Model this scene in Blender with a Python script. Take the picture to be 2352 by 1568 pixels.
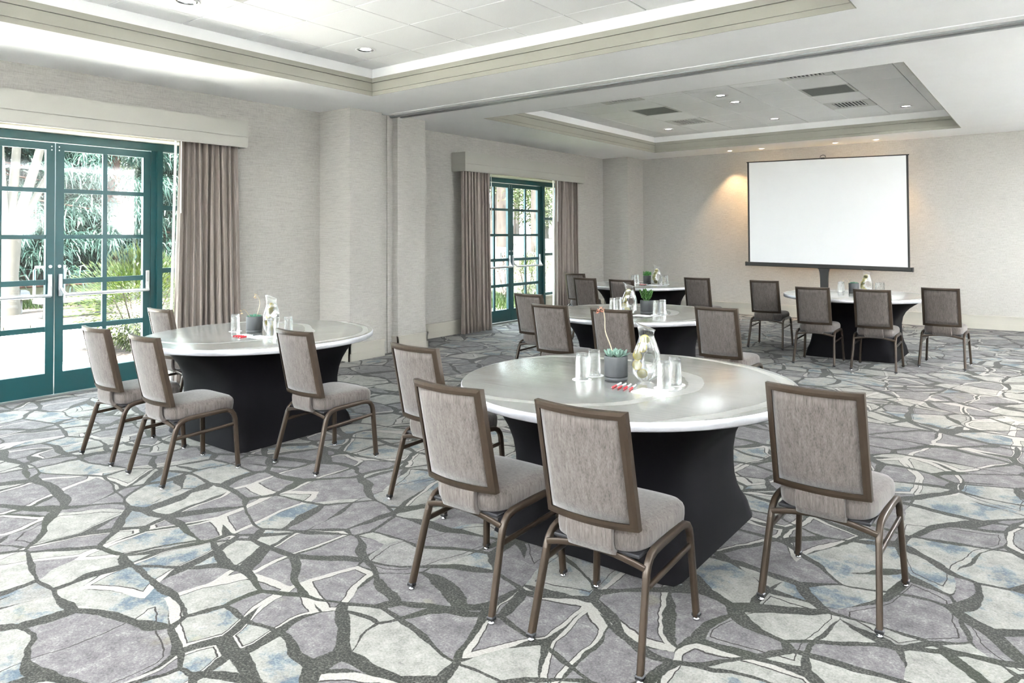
import bpy, bmesh, math, random
import numpy as np
from mathutils import Vector, Matrix

# ------------------------------------------------------------------ clear
for o in list(bpy.data.objects):
    bpy.data.objects.remove(o, do_unlink=True)
SC = bpy.context.scene
COL = SC.collection
PI = math.pi

# ------------------------------------------------------------------ camera
CAM_F, CAM_CX, CAM_CY, W, H = 1629.694, 1198.185, 507.727, 2352, 1568
RT = Vector((0.80047085, 0.59934527, -0.00562762))
DN = Vector((-0.01695843, 0.01326183, -0.99976824))
FW = Vector((-0.59913173, 0.80038077, 0.02077966))
cam = bpy.data.cameras.new('camera')
cam.sensor_width = 36.0
cam.sensor_fit = 'HORIZONTAL'
cam.lens = CAM_F / W * 36.0
cam.shift_x = (W / 2 - CAM_CX) / W
cam.shift_y = (CAM_CY - H / 2) / W
cam.clip_start, cam.clip_end = 0.05, 300
camo = bpy.data.objects.new('camera', cam)
m = Matrix.Identity(4)
for i in range(3):
    m[i][0], m[i][1], m[i][2] = RT[i], -DN[i], -FW[i]
m[2][3] = 1.55
camo.matrix_world = m
COL.objects.link(camo)
SC.camera = camo

# ------------------------------------------------------------------ world, sun, exposure
wd = bpy.data.worlds.new('world'); SC.world = wd; wd.use_nodes = True
wn = wd.node_tree.nodes; wl = wd.node_tree.links
bg = wn['Background']
bg.inputs['Color'].default_value = (0.82, 0.93, 1.0, 1)
bg.inputs['Strength'].default_value = 7.5
sl = bpy.data.lights.new('sun', 'SUN'); sl.energy = 46.0; sl.angle = 0.05; sl.color = (1.0, 0.97, 0.92)
so = bpy.data.objects.new('sun', sl); COL.objects.link(so)
so.rotation_euler = Vector((-0.12, 0.30, -0.93)).to_track_quat('-Z', 'Y').to_euler()
SC.view_settings.view_transform = 'Standard'
SC.view_settings.look = 'None'
SC.view_settings.gamma = 1.0
SC.view_settings.use_curve_mapping = False
SC.view_settings.exposure = 1.72
try:
    SC.cycles.use_denoising = True
    SC.cycles.max_bounces = 9
    SC.cycles.diffuse_bounces = 5
    SC.cycles.glossy_bounces = 4
    SC.cycles.transparent_max_bounces = 16
    SC.cycles.sample_clamp_indirect = 80.0
    SC.cycles.caustics_reflective = False
    SC.cycles.caustics_refractive = False
except Exception:
    pass
DOWNLIGHT_W = 2.0
FILL_UPLIGHT_W = 190.0
SPOT_W = 45.0

# ------------------------------------------------------------------ materials
MAT = {}
def srgb(r, g, b):
    return tuple(((c / 255) / 12.92 if c / 255 <= 0.04045 else ((c / 255 + 0.055) / 1.055) ** 2.4) for c in (r, g, b)) + (1,)

class N:
    """small node helper"""
    def __init__(s, name):
        s.m = bpy.data.materials.new(name); s.m.use_nodes = True
        s.t = s.m.node_tree; s.b = s.t.nodes['Principled BSDF']; s.out = s.t.nodes['Material Output']
        MAT[name] = s.m
    def new(s, typ, **kw):
        n = s.t.nodes.new(typ)
        for k, v in kw.items():
            if k in n.inputs.keys() if hasattr(n.inputs, 'keys') else False:
                n.inputs[k].default_value = v
            else:
                setattr(n, k, v)
        return n
    def lk(s, a, b): s.t.links.new(a, b)
    def coord(s, scale=(1, 1, 1), rot=(0, 0, 0), kind='Object', loc=(0, 0, 0)):
        c = s.t.nodes.new('ShaderNodeTexCoord'); mp = s.t.nodes.new('ShaderNodeMapping')
        mp.inputs['Scale'].default_value = scale; mp.inputs['Rotation'].default_value = rot; mp.inputs['Location'].default_value = loc
        s.lk(c.outputs[kind], mp.inputs['Vector']); return mp.outputs['Vector']
    def noise(s, vec, scale=5, detail=3, rough=0.55, dist=0.0):
        n = s.t.nodes.new('ShaderNodeTexNoise'); n.inputs['Scale'].default_value = scale; n.inputs['Detail'].default_value = detail
        n.inputs['Roughness'].default_value = rough; n.inputs['Distortion'].default_value = dist
        if vec is not None: s.lk(vec, n.inputs['Vector'])
        return n
    def ramp(s, fac, stops, interp='LINEAR'):
        r = s.t.nodes.new('ShaderNodeValToRGB'); r.color_ramp.interpolation = interp
        el = r.color_ramp.elements
        while len(el) > 1: el.remove(el[-1])
        el[0].position, el[0].color = stops[0][0], stops[0][1]
        for p, c in stops[1:]:
            e = el.new(p); e.color = c
        s.lk(fac, r.inputs['Fac']); return r.outputs['Color']
    def math(s, op, a, b=None, clamp=False):
        n = s.t.nodes.new('ShaderNodeMath'); n.operation = op; n.use_clamp = clamp
        for i, v in enumerate((a, b)):
            if v is None: continue
            if isinstance(v, (int, float)): n.inputs[i].default_value = v
            else: s.lk(v, n.inputs[i])
        return n.outputs[0]
    def mapr(s, v, a, b, c=0.0, d=1.0, smooth=True):
        n = s.t.nodes.new('ShaderNodeMapRange'); n.interpolation_type = 'SMOOTHSTEP' if smooth else 'LINEAR'
        s.lk(v, n.inputs['Value'])
        for k, x in zip(('From Min', 'From Max', 'To Min', 'To Max'), (a, b, c, d)):
            if isinstance(x, (int, float)): n.inputs[k].default_value = x
            else: s.lk(x, n.inputs[k])
        return n.outputs['Result']
    def mix(s, fac, a, b, mode='MIX'):
        n = s.t.nodes.new('ShaderNodeMix'); n.data_type = 'RGBA'; n.blend_type = mode
        for sock, v in ((n.inputs[0], fac), (n.inputs[6], a), (n.inputs[7], b)):
            if isinstance(v, (int, float)): sock.default_value = v
            elif isinstance(v, tuple): sock.default_value = v
            else: s.lk(v, sock)
        return n.outputs[2]
    def bump(s, h, strength=0.3, dist=0.01):
        n = s.t.nodes.new('ShaderNodeBump'); n.inputs['Strength'].default_value = strength; n.inputs['Distance'].default_value = dist
        s.lk(h, n.inputs['Height']); s.lk(n.outputs['Normal'], s.b.inputs['Normal'])
    def set(s, col=None, rough=None, metal=None, spec=None, sheen=None):
        if col is not None:
            if isinstance(col, tuple): s.b.inputs['Base Color'].default_value = col
            else: s.lk(col, s.b.inputs['Base Color'])
        if rough is not None:
            if isinstance(rough, (int, float)): s.b.inputs['Roughness'].default_value = rough
            else: s.lk(rough, s.b.inputs['Roughness'])
        if metal is not None: s.b.inputs['Metallic'].default_value = metal
        if spec is not None: s.b.inputs['Specular IOR Level'].default_value = spec
        if sheen is not None:
            s.b.inputs['Sheen Weight'].default_value = sheen
        return s

def plain(name, col, rough=0.6, metal=0.0, var=0.06, scale=8.0, spec=0.5, bump=0.0):
    n = N(name)
    if var > 0:
        v = n.noise(n.coord(), scale, 3)
        f = n.mapr(v.outputs['Fac'], 0.3, 0.7, 0, 1)
        c0 = tuple(max(0, x * (1 - var)) for x in col[:3]) + (1,); c1 = tuple(min(1, x * (1 + var)) for x in col[:3]) + (1,)
        n.set(n.mix(f, c0, c1), rough, metal, spec)
        if bump: n.bump(v.outputs['Fac'], bump, 0.003)
    else:
        n.set(col, rough, metal, spec)
    return n

plain('ceiling_white', srgb(240, 240, 240), 0.85, var=0.01, scale=3, spec=0.2)
n = N('tile_white'); v = n.noise(n.coord(kind='Object'), 180, 3, 0.7)
n.set(n.mix(n.mapr(v.outputs['Fac'], 0.35, 0.65), srgb(232, 232, 232), srgb(243, 243, 243)), 0.9, spec=0.15); n.bump(v.outputs['Fac'], 0.15, 0.002)
plain('grid_grey', srgb(150, 150, 148), 0.7, var=0.02)
plain('greige_trim', srgb(158, 156, 145), 0.55, var=0.02, scale=2)
plain('valance_paint', srgb(164, 162, 154), 0.6, var=0.02, scale=2)
plain('baseboard_paint', srgb(177, 173, 162), 0.45, var=0.02, scale=2)
plain('reveal_white', srgb(240, 236, 222), 0.5, var=0.02)

# linen wall covering: fine horizontal weave
n = N('wallpaper')
c1 = n.noise(n.coord((7, 7, 260)), 1.0, 4, 0.65)
c2 = n.noise(n.coord((160, 160, 30)), 1.0, 3, 0.6)
c3 = n.noise(n.coord((0.8, 0.8, 0.8)), 1.0, 2)
f = n.math('ADD', n.math('MULTIPLY', c1.outputs['Fac'], 0.65), n.math('MULTIPLY', c2.outputs['Fac'], 0.35))
col = n.ramp(f, [(0.34, srgb(148, 145, 140)), (0.5, srgb(171, 168, 162)), (0.66, srgb(186, 182, 178))])
col = n.mix(n.mapr(c3.outputs['Fac'], 0.35, 0.65, 0, 0.10), col, srgb(166, 161, 153))
n.set(col, 0.8, spec=0.2); n.bump(f, 0.12, 0.002)

# carpet: irregular stone-like shards with dark olive joints
n = N('carpet')
base = n.coord((1, 1, 1))
wn1 = n.noise(base, 0.9, 2, 0.5)
wn2 = n.noise(base, 3.2, 3, 0.55)
def warp(vec, amt1, amt2):
    a = n.t.nodes.new('ShaderNodeVectorMath'); a.operation = 'SUBTRACT'; n.lk(wn1.outputs['Color'], a.inputs[0]); a.inputs[1].default_value = (0.5, 0.5, 0.5)
    b = n.t.nodes.new('ShaderNodeVectorMath'); b.operation = 'SCALE'; n.lk(a.outputs[0], b.inputs[0]); b.inputs['Scale'].default_value = amt1
    c = n.t.nodes.new('ShaderNodeVectorMath'); c.operation = 'SUBTRACT'; n.lk(wn2.outputs['Color'], c.inputs[0]); c.inputs[1].default_value = (0.5, 0.5, 0.5)
    d = n.t.nodes.new('ShaderNodeVectorMath'); d.operation = 'SCALE'; n.lk(c.outputs[0], d.inputs[0]); d.inputs['Scale'].default_value = amt2
    e = n.t.nodes.new('ShaderNodeVectorMath'); n.lk(vec, e.inputs[0]); n.lk(b.outputs[0], e.inputs[1])
    g = n.t.nodes.new('ShaderNodeVectorMath'); n.lk(e.outputs[0], g.inputs[0]); n.lk(d.outputs[0], g.inputs[1])
    return g.outputs[0]
def mapping(vec, scale, rot):
    mp = n.t.nodes.new('ShaderNodeMapping'); mp.inputs['Scale'].default_value = scale; mp.inputs['Rotation'].default_value = rot
    n.lk(vec, mp.inputs['Vector']); return mp.outputs['Vector']
def voro(vec, scale, feature):
    v = n.t.nodes.new('ShaderNodeTexVoronoi'); v.voronoi_dimensions = '2D'; v.feature = feature
    v.inputs['Scale'].default_value = scale; v.inputs['Randomness'].default_value = 1.0
    n.lk(vec, v.inputs['Vector']); return v
wv = warp(base, 0.55, 0.085)
va = mapping(wv, (1.0, 1.75, 1), (0, 0, 0.55))
vb = mapping(wv, (1.85, 1.0, 1), (0, 0, 0.15))
E1 = voro(va, 1.85, 'DISTANCE_TO_EDGE'); C1 = voro(va, 1.85, 'F1')
E2 = voro(vb, 1.75, 'DISTANCE_TO_EDGE'); C2 = voro(vb, 1.75, 'F1')
wn3 = n.noise(base, 2.1, 2, 0.5)
wid = n.mapr(wn3.outputs['Fac'], 0.36, 0.66, 0.020, 0.085)
wn4 = n.noise(mapping(base, (1, 1, 1), (0, 0, 1.1)), 1.6, 2, 0.5)
wid2 = n.mapr(wn4.outputs['Fac'], 0.40, 0.66, -0.012, 0.070)
fine = n.noise(base, 40, 3, 0.65)
edge_j = n.math('MULTIPLY', n.math('SUBTRACT', fine.outputs['Fac'], 0.5), 0.022)
d1 = n.math('ADD', E1.outputs['Distance'], edge_j); d2 = n.math('ADD', E2.outputs['Distance'], edge_j)
j1 = n.math('SUBTRACT', 1.0, n.mapr(n.math('SUBTRACT', d1, wid), 0.0, 0.008))
j2 = n.math('SUBTRACT', 1.0, n.mapr(n.math('SUBTRACT', d2, wid2), 0.0, 0.008))
joint = n.math('MAXIMUM', j1, j2)
sepc = n.t.nodes.new('ShaderNodeSeparateColor'); n.lk(C1.outputs['Color'], sepc.inputs[0])
sepd = n.t.nodes.new('ShaderNodeSeparateColor'); n.lk(C2.outputs['Color'], sepd.inputs[0])
mott = n.noise(base, 13, 6, 0.75); mott2 = n.noise(base, 110, 2, 0.7); blot = n.noise(base, 4.2, 4, 0.6)
mix1 = n.math('ADD', n.math('MULTIPLY', mott.outputs['Fac'], 0.6), n.math('MULTIPLY', mott2.outputs['Fac'], 0.4))
grey = n.ramp(mix1, [(0.38, srgb(69, 66, 67)), (0.50, srgb(91, 88, 89)), (0.57, srgb(106, 102, 102)), (0.65, srgb(131, 128, 126))])
pale = n.ramp(mix1, [(0.36, srgb(95, 92, 90)), (0.5, srgb(121, 120, 114)), (0.64, srgb(140, 138, 133))])
blue = n.ramp(mix1, [(0.38, srgb(42, 59, 72)), (0.52, srgb(64, 79, 90)), (0.66, srgb(112, 118, 118))])
isp = n.mapr(n.math('ADD', sepc.outputs[0], n.math('MULTIPLY', sepd.outputs[1], 0.6)), 0.98, 1.02)
stone = n.mix(isp, grey, pale)
bl_cell = n.mapr(n.math('ADD', sepc.outputs[1], n.math('MULTIPLY', sepd.outputs[2], 0.5)), 0.92, 0.96)
bl_f = n.math('MULTIPLY', bl_cell, n.mapr(n.math('ADD', n.math('MULTIPLY', blot.outputs['Fac'], 0.7), n.math('MULTIPLY', mott.outputs['Fac'], 0.45)), 0.57, 0.66))
stone = n.mix(bl_cell, stone, pale)
stone = n.mix(n.math('MULTIPLY', bl_f, 0.9), stone, blue)
yel = n.noise(base, 3.1, 3, 0.6)
stone = n.mix(n.mapr(yel.outputs['Fac'], 0.66, 0.74, 0, 0.22), stone, srgb(121, 114, 75))
# cream band running along some joints, with a thin dark line
cream = n.ramp(mott2.outputs['Fac'], [(0.3, srgb(126, 122, 117)), (0.7, srgb(146, 143, 137))])
band = n.math('MULTIPLY', n.math('SUBTRACT', 1.0, n.mapr(d2, 0.085, 0.095)), n.mapr(sepd.outputs[0], 0.60, 0.64))
stone = n.mix(band, stone, cream)
thin = n.math('MULTIPLY', n.math('MULTIPLY', n.mapr(d2, 0.088, 0.092), n.math('SUBTRACT', 1.0, n.mapr(d2, 0.101, 0.106))), n.mapr(sepd.outputs[0], 0.45, 0.49))
stone = n.mix(thin, stone, srgb(34, 30, 27))
jc = n.ramp(n.math('ADD', n.math('MULTIPLY', mott2.outputs['Fac'], 0.75), n.math('MULTIPLY', mott.outputs['Fac'], 0.25)), [(0.38, srgb(21, 22, 19)), (0.5, srgb(40, 40, 35)), (0.64, srgb(78, 76, 72))])
green = n.noise(base, 2.3, 2)
jc = n.mix(n.mapr(green.outputs['Fac'], 0.5, 0.68, 0, 0.35), jc, srgb(34, 42, 20))
colr = n.mix(joint, stone, jc)
n.set(colr, 0.95, spec=0.1, sheen=0.1)
pile = n.noise(base, 420, 2, 0.6)
hgt = n.math('ADD', n.math('MULTIPLY', pile.outputs['Fac'], 0.5), n.math('MULTIPLY', n.math('SUBTRACT', 1.0, joint), 0.5))
n.bump(hgt, 0.35, 0.004)

# painted teal door
n = plain('teal_paint', srgb(20, 68, 72), 0.35, var=0.05, scale=3)
# aluminium hardware
plain('satin_metal', srgb(196, 198, 202), 0.32, metal=0.9, var=0.03, scale=20)
plain('white_plastic', srgb(236, 236, 236), 0.4, var=0.0)
plain('chrome', srgb(210, 212, 215), 0.12, metal=1.0, var=0.0)
plain('dark_steel', srgb(58, 58, 60), 0.4, metal=0.6, var=0.03)
plain('track_metal', srgb(150, 152, 152), 0.4, metal=0.7, var=0.03)
plain('screen_black', srgb(26, 25, 23), 0.45, var=0.05, scale=30)
plain('screen_white', srgb(222, 222, 222), 0.9, var=0.0, spec=0.1)
plain('bronze_metal', srgb(59, 48, 38), 0.36, metal=0.35, var=0.05, scale=25)
plain('vent_grey', srgb(198, 198, 194), 0.6, var=0.02)
plain('vent_dark', srgb(110, 112, 110), 0.8, var=0.06, scale=40)
plain('vent_shadow', srgb(52, 54, 54), 0.9, var=0.0)
plain('pot_grey', srgb(70, 72, 74), 0.5, var=0.03, scale=30)
plain('soil', srgb(70, 56, 44), 0.95, var=0.3, scale=60)
plain('pen_red', srgb(196, 24, 34), 0.3, var=0.0)
plain('pen_white', srgb(240, 240, 240), 0.3, var=0.0)
plain('paper_white', srgb(246, 246, 246), 0.7, var=0.0)
plain('ink', srgb(50, 44, 48), 0.7, var=0.0)

# upholstery: slubby vertical weave
n = N('chair_fabric')
a = n.noise(n.coord((420, 420, 28)), 1.0, 3, 0.65); b = n.noise(n.coord((90, 90, 9)), 1.0, 3, 0.6); c = n.noise(n.coord((300, 40, 300)), 1.0, 2)
f = n.math('ADD', n.math('MULTIPLY', a.outputs['Fac'], 0.55), n.math('MULTIPLY', b.outputs['Fac'], 0.45))
col = n.ramp(f, [(0.34, srgb(58, 52, 50)), (0.46, srgb(86, 79, 75)), (0.56, srgb(97, 90, 86)), (0.68, srgb(110, 105, 99))])
n.set(col, 0.9, spec=0.15, sheen=0.3); n.bump(f, 0.25, 0.002)

# satin drapery
n = N('drape_fabric')
a = n.noise(n.coord((60, 60, 8)), 1.0, 3, 0.6); b = n.noise(n.coord((260, 260, 260)), 1.0, 2)
f = n.math('ADD', n.math('MULTIPLY', a.outputs['Fac'], 0.6), n.math('MULTIPLY', b.outputs['Fac'], 0.4))
n.set(n.ramp(f, [(0.10, srgb(107, 96, 89)), (0.65, srgb(137, 126, 118))]), 0.48, spec=0.5, sheen=0.25)
plain('lining_white', srgb(238, 236, 230), 0.8, var=0.02)

# brushed aluminium table top
n = N('brushed_aluminium')
v1 = n.noise(n.coord((3, 150, 3)), 1.0, 3, 0.6)
v2 = n.noise(n.coord((1.6, 1.6, 1.6), (0, 0, 0.5)), 1.4, 3, 0.6, 2.0)
wvt = n.t.nodes.new('ShaderNodeTexWave'); wvt.wave_type = 'RINGS'; wvt.rings_direction = 'SPHERICAL'; wvt.inputs['Scale'].default_value = 1.1; wvt.inputs['Distortion'].default_value = 3.0; wvt.inputs['Detail'].default_value = 2
n.lk(n.coord((1, 1, 1), loc=(0.25, 0.1, 0)), wvt.inputs['Vector'])
ring = n.mapr(wvt.outputs['Fac'], 0.93, 0.99)
f = n.math('ADD', n.math('MULTIPLY', v1.outputs['Fac'], 0.6), n.math('MULTIPLY', v2.outputs['Fac'], 0.4))
col = n.ramp(f, [(0.35, srgb(193, 193, 190)), (0.65, srgb(223, 223, 219))])
col = n.mix(n.math('MULTIPLY', ring, 0.16), col, srgb(226, 223, 218))
n.set(col, n.math('ADD', n.math('MULTIPLY', f, 0.22), n.math('ADD', 0.12, n.math('MULTIPLY', ring, 0.15))), 0.80)
n.bump(v1.outputs['Fac'], 0.04, 0.001)
plain('rim_aluminium', srgb(211, 211, 216), 0.36, metal=0.6, var=0.05, scale=14)
# black stretch skirt
n = N('black_spandex'); v = n.noise(n.coord((5, 5, 1.5)), 1, 3)
n.set(n.mix(n.mapr(v.outputs['Fac'], 0.3, 0.7), srgb(7, 6, 9), srgb(12, 10, 14)), 0.7, spec=0.12)

def glassy(name, tint=(0.97, 0.99, 0.98, 1), refl=1.0, rough=0.02, edge=0.0):
    n = N(name); t = n.t
    t.nodes.remove(n.b)
    tr = t.nodes.new('ShaderNodeBsdfTransparent'); tr.inputs['Color'].default_value = tint
    gl = t.nodes.new('ShaderNodeBsdfGlossy'); gl.inputs['Roughness'].default_value = rough; gl.inputs['Color'].default_value = (1, 1, 1, 1)
    fr = t.nodes.new('ShaderNodeFresnel')
    ge = t.nodes.new('ShaderNodeNewGeometry'); io = t.nodes.new('ShaderNodeMapRange')   # same index from both faces: a thin wall
    io.inputs['To Min'].default_value = 1.5; io.inputs['To Max'].default_value = 1 / 1.5
    t.links.new(ge.outputs['Backfacing'], io.inputs['Value']); t.links.new(io.outputs['Result'], fr.inputs['IOR'])
    mu = t.nodes.new('ShaderNodeMath'); mu.operation = 'MULTIPLY'; mu.inputs[1].default_value = refl; mu.use_clamp = True
    mx = t.nodes.new('ShaderNodeMixShader')
    t.links.new(fr.outputs[0], mu.inputs[0]); t.links.new(mu.outputs[0], mx.inputs[0])
    t.links.new(tr.outputs[0], mx.inputs[1]); t.links.new(gl.outputs[0], mx.inputs[2])
    t.links.new(mx.outputs[0], n.out.inputs['Surface'])
glassy('window_glass', (0.97, 0.99, 0.985, 1), 0.9, 0.0)
def refractive(name, ior, tint):
    n = N(name); t = n.t; t.nodes.remove(n.b)
    g = t.nodes.new('ShaderNodeBsdfGlass'); g.inputs['IOR'].default_value = ior; g.inputs['Roughness'].default_value = 0.0; g.inputs['Color'].default_value = tint
    tr = t.nodes.new('ShaderNodeBsdfTransparent'); tr.inputs['Color'].default_value = tint
    mx = t.nodes.new('ShaderNodeMixShader'); mx.inputs[0].default_value = 0.35
    t.links.new(g.outputs[0], mx.inputs[1]); t.links.new(tr.outputs[0], mx.inputs[2]); t.links.new(mx.outputs[0], n.out.inputs['Surface'])
refractive('tumbler_glass', 1.45, (0.985, 0.99, 0.99, 1))
glassy('carafe_glass', (0.97, 0.98, 0.975, 1), 2.2, 0.0)
refractive('water', 1.30, (0.985, 0.99, 0.985, 1))

# lemon
n = N('lemon_flesh'); v = n.noise(n.coord((60, 60, 60)), 1, 2)
n.set(n.mix(v.outputs['Fac'], srgb(188, 177, 94), srgb(196, 190, 140)), 0.4)
plain('lemon_rind', srgb(188, 165, 54), 0.45, var=0.05, scale=60)
plain('succulent_blue', srgb(114, 142, 129), 0.6, var=0.16, scale=25)
plain('succulent_mint', srgb(89, 143, 119), 0.6, var=0.18, scale=30)
plain('jade_leaf', srgb(68, 112, 48), 0.35, var=0.25, scale=25)
plain('sprig_leaf', srgb(45, 111, 30), 0.45, var=0.28, scale=30)
plain('flower_stalk', srgb(174, 161, 138), 0.6, var=0.08, scale=30)
plain('flower_coral', srgb(173, 111, 89), 0.6, var=0.2, scale=60)
plain('flower_peach', srgb(191, 165, 120), 0.6, var=0.1, scale=60)

def emit(name, col, strength):
    n = N(name); n.t.nodes.remove(n.b); e = n.t.nodes.new('ShaderNodeEmission')
    e.inputs['Color'].default_value = col; e.inputs['Strength'].default_value = strength
    n.lk(e.outputs[0], n.out.inputs['Surface'])
emit('bulb_cool', (1, 0.97, 0.92, 1), 5.0)
emit('bulb_warm', (1, 0.78, 0.5, 1), 12.0)

# outdoors
plain('paver_stone', srgb(206, 203, 198), 0.85, var=0.06, scale=6, bump=0.2)
plain('paver_joint', srgb(176, 170, 162), 0.95, var=0.08, scale=20)
plain('kerb_stone', srgb(78, 74, 65), 0.9, var=0.12, scale=12, bump=0.3)
n = N('mulch'); v = n.noise(n.coord((14, 14, 14)), 1, 4, 0.7); v2 = n.noise(n.coord((1.2, 1.2, 1.2)), 1, 3)
n.set(n.mix(n.mapr(v2.outputs['Fac'], 0.45, 0.6), n.ramp(v.outputs['Fac'], [(0.35, srgb(31, 21, 15)), (0.65, srgb(62, 48, 39))]), n.ramp(v.outputs['Fac'], [(0.35, srgb(21, 17, 11)), (0.65, srgb(45, 40, 26))])), 0.95); n.bump(v.outputs['Fac'], 0.8, 0.05)
n = N('lawn_soil'); v = n.noise(n.coord((3, 3, 3)), 1, 4, 0.7)
n.set(n.ramp(v.outputs['Fac'], [(0.35, srgb(31, 38, 18)), (0.65, srgb(52, 54, 31))]), 0.95)
plain('garden_wall', srgb(66, 64, 45), 0.9, var=0.12, scale=5, bump=0.3)
plain('bench_stone', srgb(84, 83, 81), 0.8, var=0.06, scale=10)
plain('bench_leg', srgb(66, 63, 58), 0.8, var=0.1, scale=10)
plain('bark_pale', srgb(58, 53, 46), 0.8, var=0.12, scale=5, bump=0.3)
plain('bark_red', srgb(57, 31, 20), 0.9, var=0.25, scale=7, bump=0.6)
plain('bark_grey', srgb(50, 42, 37), 0.9, var=0.2, scale=6, bump=0.6)
def leafmat(name, ca, cb, rough=0.5, transl=0.35):
    n = N(name); v = n.noise(n.coord((1.3, 1.3, 1.3)), 1, 3); v2 = n.noise(n.coord((11, 11, 11)), 1, 2)
    f = n.mapr(n.math('ADD', n.math('MULTIPLY', v.outputs['Fac'], 0.5), n.math('MULTIPLY', v2.outputs['Fac'], 0.5)), 0.38, 0.62)
    c = n.mix(f, ca, cb); n.set(c, rough, spec=0.3)
    tl = n.t.nodes.new('ShaderNodeBsdfTranslucent'); n.lk(c, tl.inputs['Color'])
    mx = n.t.nodes.new('ShaderNodeMixShader'); mx.inputs[0].default_value = transl
    n.lk(n.b.outputs[0], mx.inputs[1]); n.lk(tl.outputs[0], mx.inputs[2]); n.lk(mx.outputs[0], n.out.inputs['Surface'])
leafmat('needle_blue', srgb(23, 48, 41), srgb(55, 76, 67))
leafmat('leaf_fresh', srgb(27, 43, 7), srgb(54, 61, 21))
leafmat('leaf_hedge', srgb(29, 39, 19), srgb(53, 55, 36))
leafmat('leaf_tree', srgb(35, 49, 17), srgb(65, 71, 38))
leafmat('leaf_dark', srgb(17, 30, 12), srgb(37, 49, 24))
leafmat('leaf_bronze', srgb(37, 30, 24), srgb(63, 53, 45))
leafmat('grass_blade', srgb(20, 38, 9), srgb(41, 53, 19))

# ------------------------------------------------------------------ mesh helpers
class MB:
    def __init__(s): s.v = []; s.f = []; s.smooth = []
    def add(s, verts, faces, smooth=False):
        o = len(s.v); s.v += [tuple(p) for p in verts]
        s.f += [tuple(i + o for i in f) for f in faces]; s.smooth += [smooth] * len(faces); return s
    def box(s, x0, x1, y0, y1, z0, z1):
        x0, x1 = min(x0, x1), max(x0, x1); y0, y1 = min(y0, y1), max(y0, y1); z0, z1 = min(z0, z1), max(z0, z1)
        v = [(x, y, z) for z in (z0, z1) for x, y in ((x0, y0), (x1, y0), (x1, y1), (x0, y1))]
        return s.add(v, [(3, 2, 1, 0), (4, 5, 6, 7), (0, 1, 5, 4), (1, 2, 6, 5), (2, 3, 7, 6), (3, 0, 4, 7)])
    def bbox(s, x0, x1, y0, y1, z0, z1, b=0.004, seg=2):
        """bevelled box"""
        bm = bmesh.new(); bmesh.ops.create_cube(bm, size=1)
        for v in bm.verts:
            v.co = Vector(((x0 + x1) / 2 + v.co.x * abs(x1 - x0), (y0 + y1) / 2 + v.co.y * abs(y1 - y0), (z0 + z1) / 2 + v.co.z * abs(z1 - z0)))
        bmesh.ops.bevel(bm, geom=bm.edges[:], offset=b, segments=seg, affect='EDGES', profile=0.5)
        bm.verts.index_update()
        s.add([v.co[:] for v in bm.verts], [[v.index for v in f.verts] for f in bm.faces], False); bm.free(); return s
    def loft(s, rings, caps=True, smooth=True, closed=True):
        n = len(rings[0]); v = [p for r in rings for p in r]; f = []
        for i in range(len(rings) - 1):
            for j in range(n if closed else n - 1):
                k = (j + 1) % n
                f.append((i * n + j, i * n + k, (i + 1) * n + k, (i + 1) * n + j))
        s.add(v, f, smooth)
        if caps:
            s.add(rings[0], [tuple(range(n))[::-1]], False); s.add(rings[-1], [tuple(range(n))], False)
        return s
    def lathe(s, prof, seg=24, c=(0, 0, 0), smooth=True, caps=False):
        rings = [[(c[0] + r * math.cos(2 * PI * k / seg), c[1] + r * math.sin(2 * PI * k / seg), c[2] + z) for k in range(seg)] for r, z in prof]
        return s.loft(rings, caps, smooth)
    def tube(s, pts, r, seg=8, ry=None, up=(0, 0, 1), caps=True, smooth=True, power=2.0):
        """sweep; r is a number or list of radii; power>2 squares the section; r along side axis, ry along normal axis"""
        P = [Vector(p) for p in pts]; n = len(P); rings = []
        rr = r if isinstance(r, (list, tuple)) else [r] * n
        ryy = ry if isinstance(ry, (list, tuple)) else [ry if ry is not None else None] * n
        for i in range(n):
            t = (P[min(i + 1, n - 1)] - P[max(i - 1, 0)]).normalized()
            u = Vector(up)
            if abs(t.dot(u)) > 0.98: u = Vector((0, 1, 0)) if abs(t.y) < 0.9 else Vector((1, 0, 0))
            a = t.cross(u).normalized(); b = a.cross(t).normalized()
            A = rr[i]; B = ryy[i] if ryy[i] is not None else rr[i]
            ring = []
            for k in range(seg):
                th = 2 * PI * (k + 0.5) / seg; c, sn = math.cos(th), math.sin(th)
                e = 2.0 / power
                x = math.copysign(abs(c) ** e, c) * A; y = math.copysign(abs(sn) ** e, sn) * B
                ring.append((P[i] + a * x + b * y)[:])
            rings.append(ring)
        return s.loft(rings, caps, smooth)
    def xform(s, M, start=0):
        for i in range(start, len(s.v)): s.v[i] = (M @ Vector(s.v[i]))[:]
        return s
    def mesh(s, name):
        me = bpy.data.meshes.new(name); me.from_pydata(s.v, [], s.f)
        me.polygons.foreach_set('use_smooth', s.smooth if len(s.smooth) == len(me.polygons) else [False] * len(me.polygons))
        me.update(); 
        bm = bmesh.new(); bm.from_mesh(me); bmesh.ops.recalc_face_normals(bm, faces=bm.faces[:]); bm.to_mesh(me); bm.free()
        return me

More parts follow.
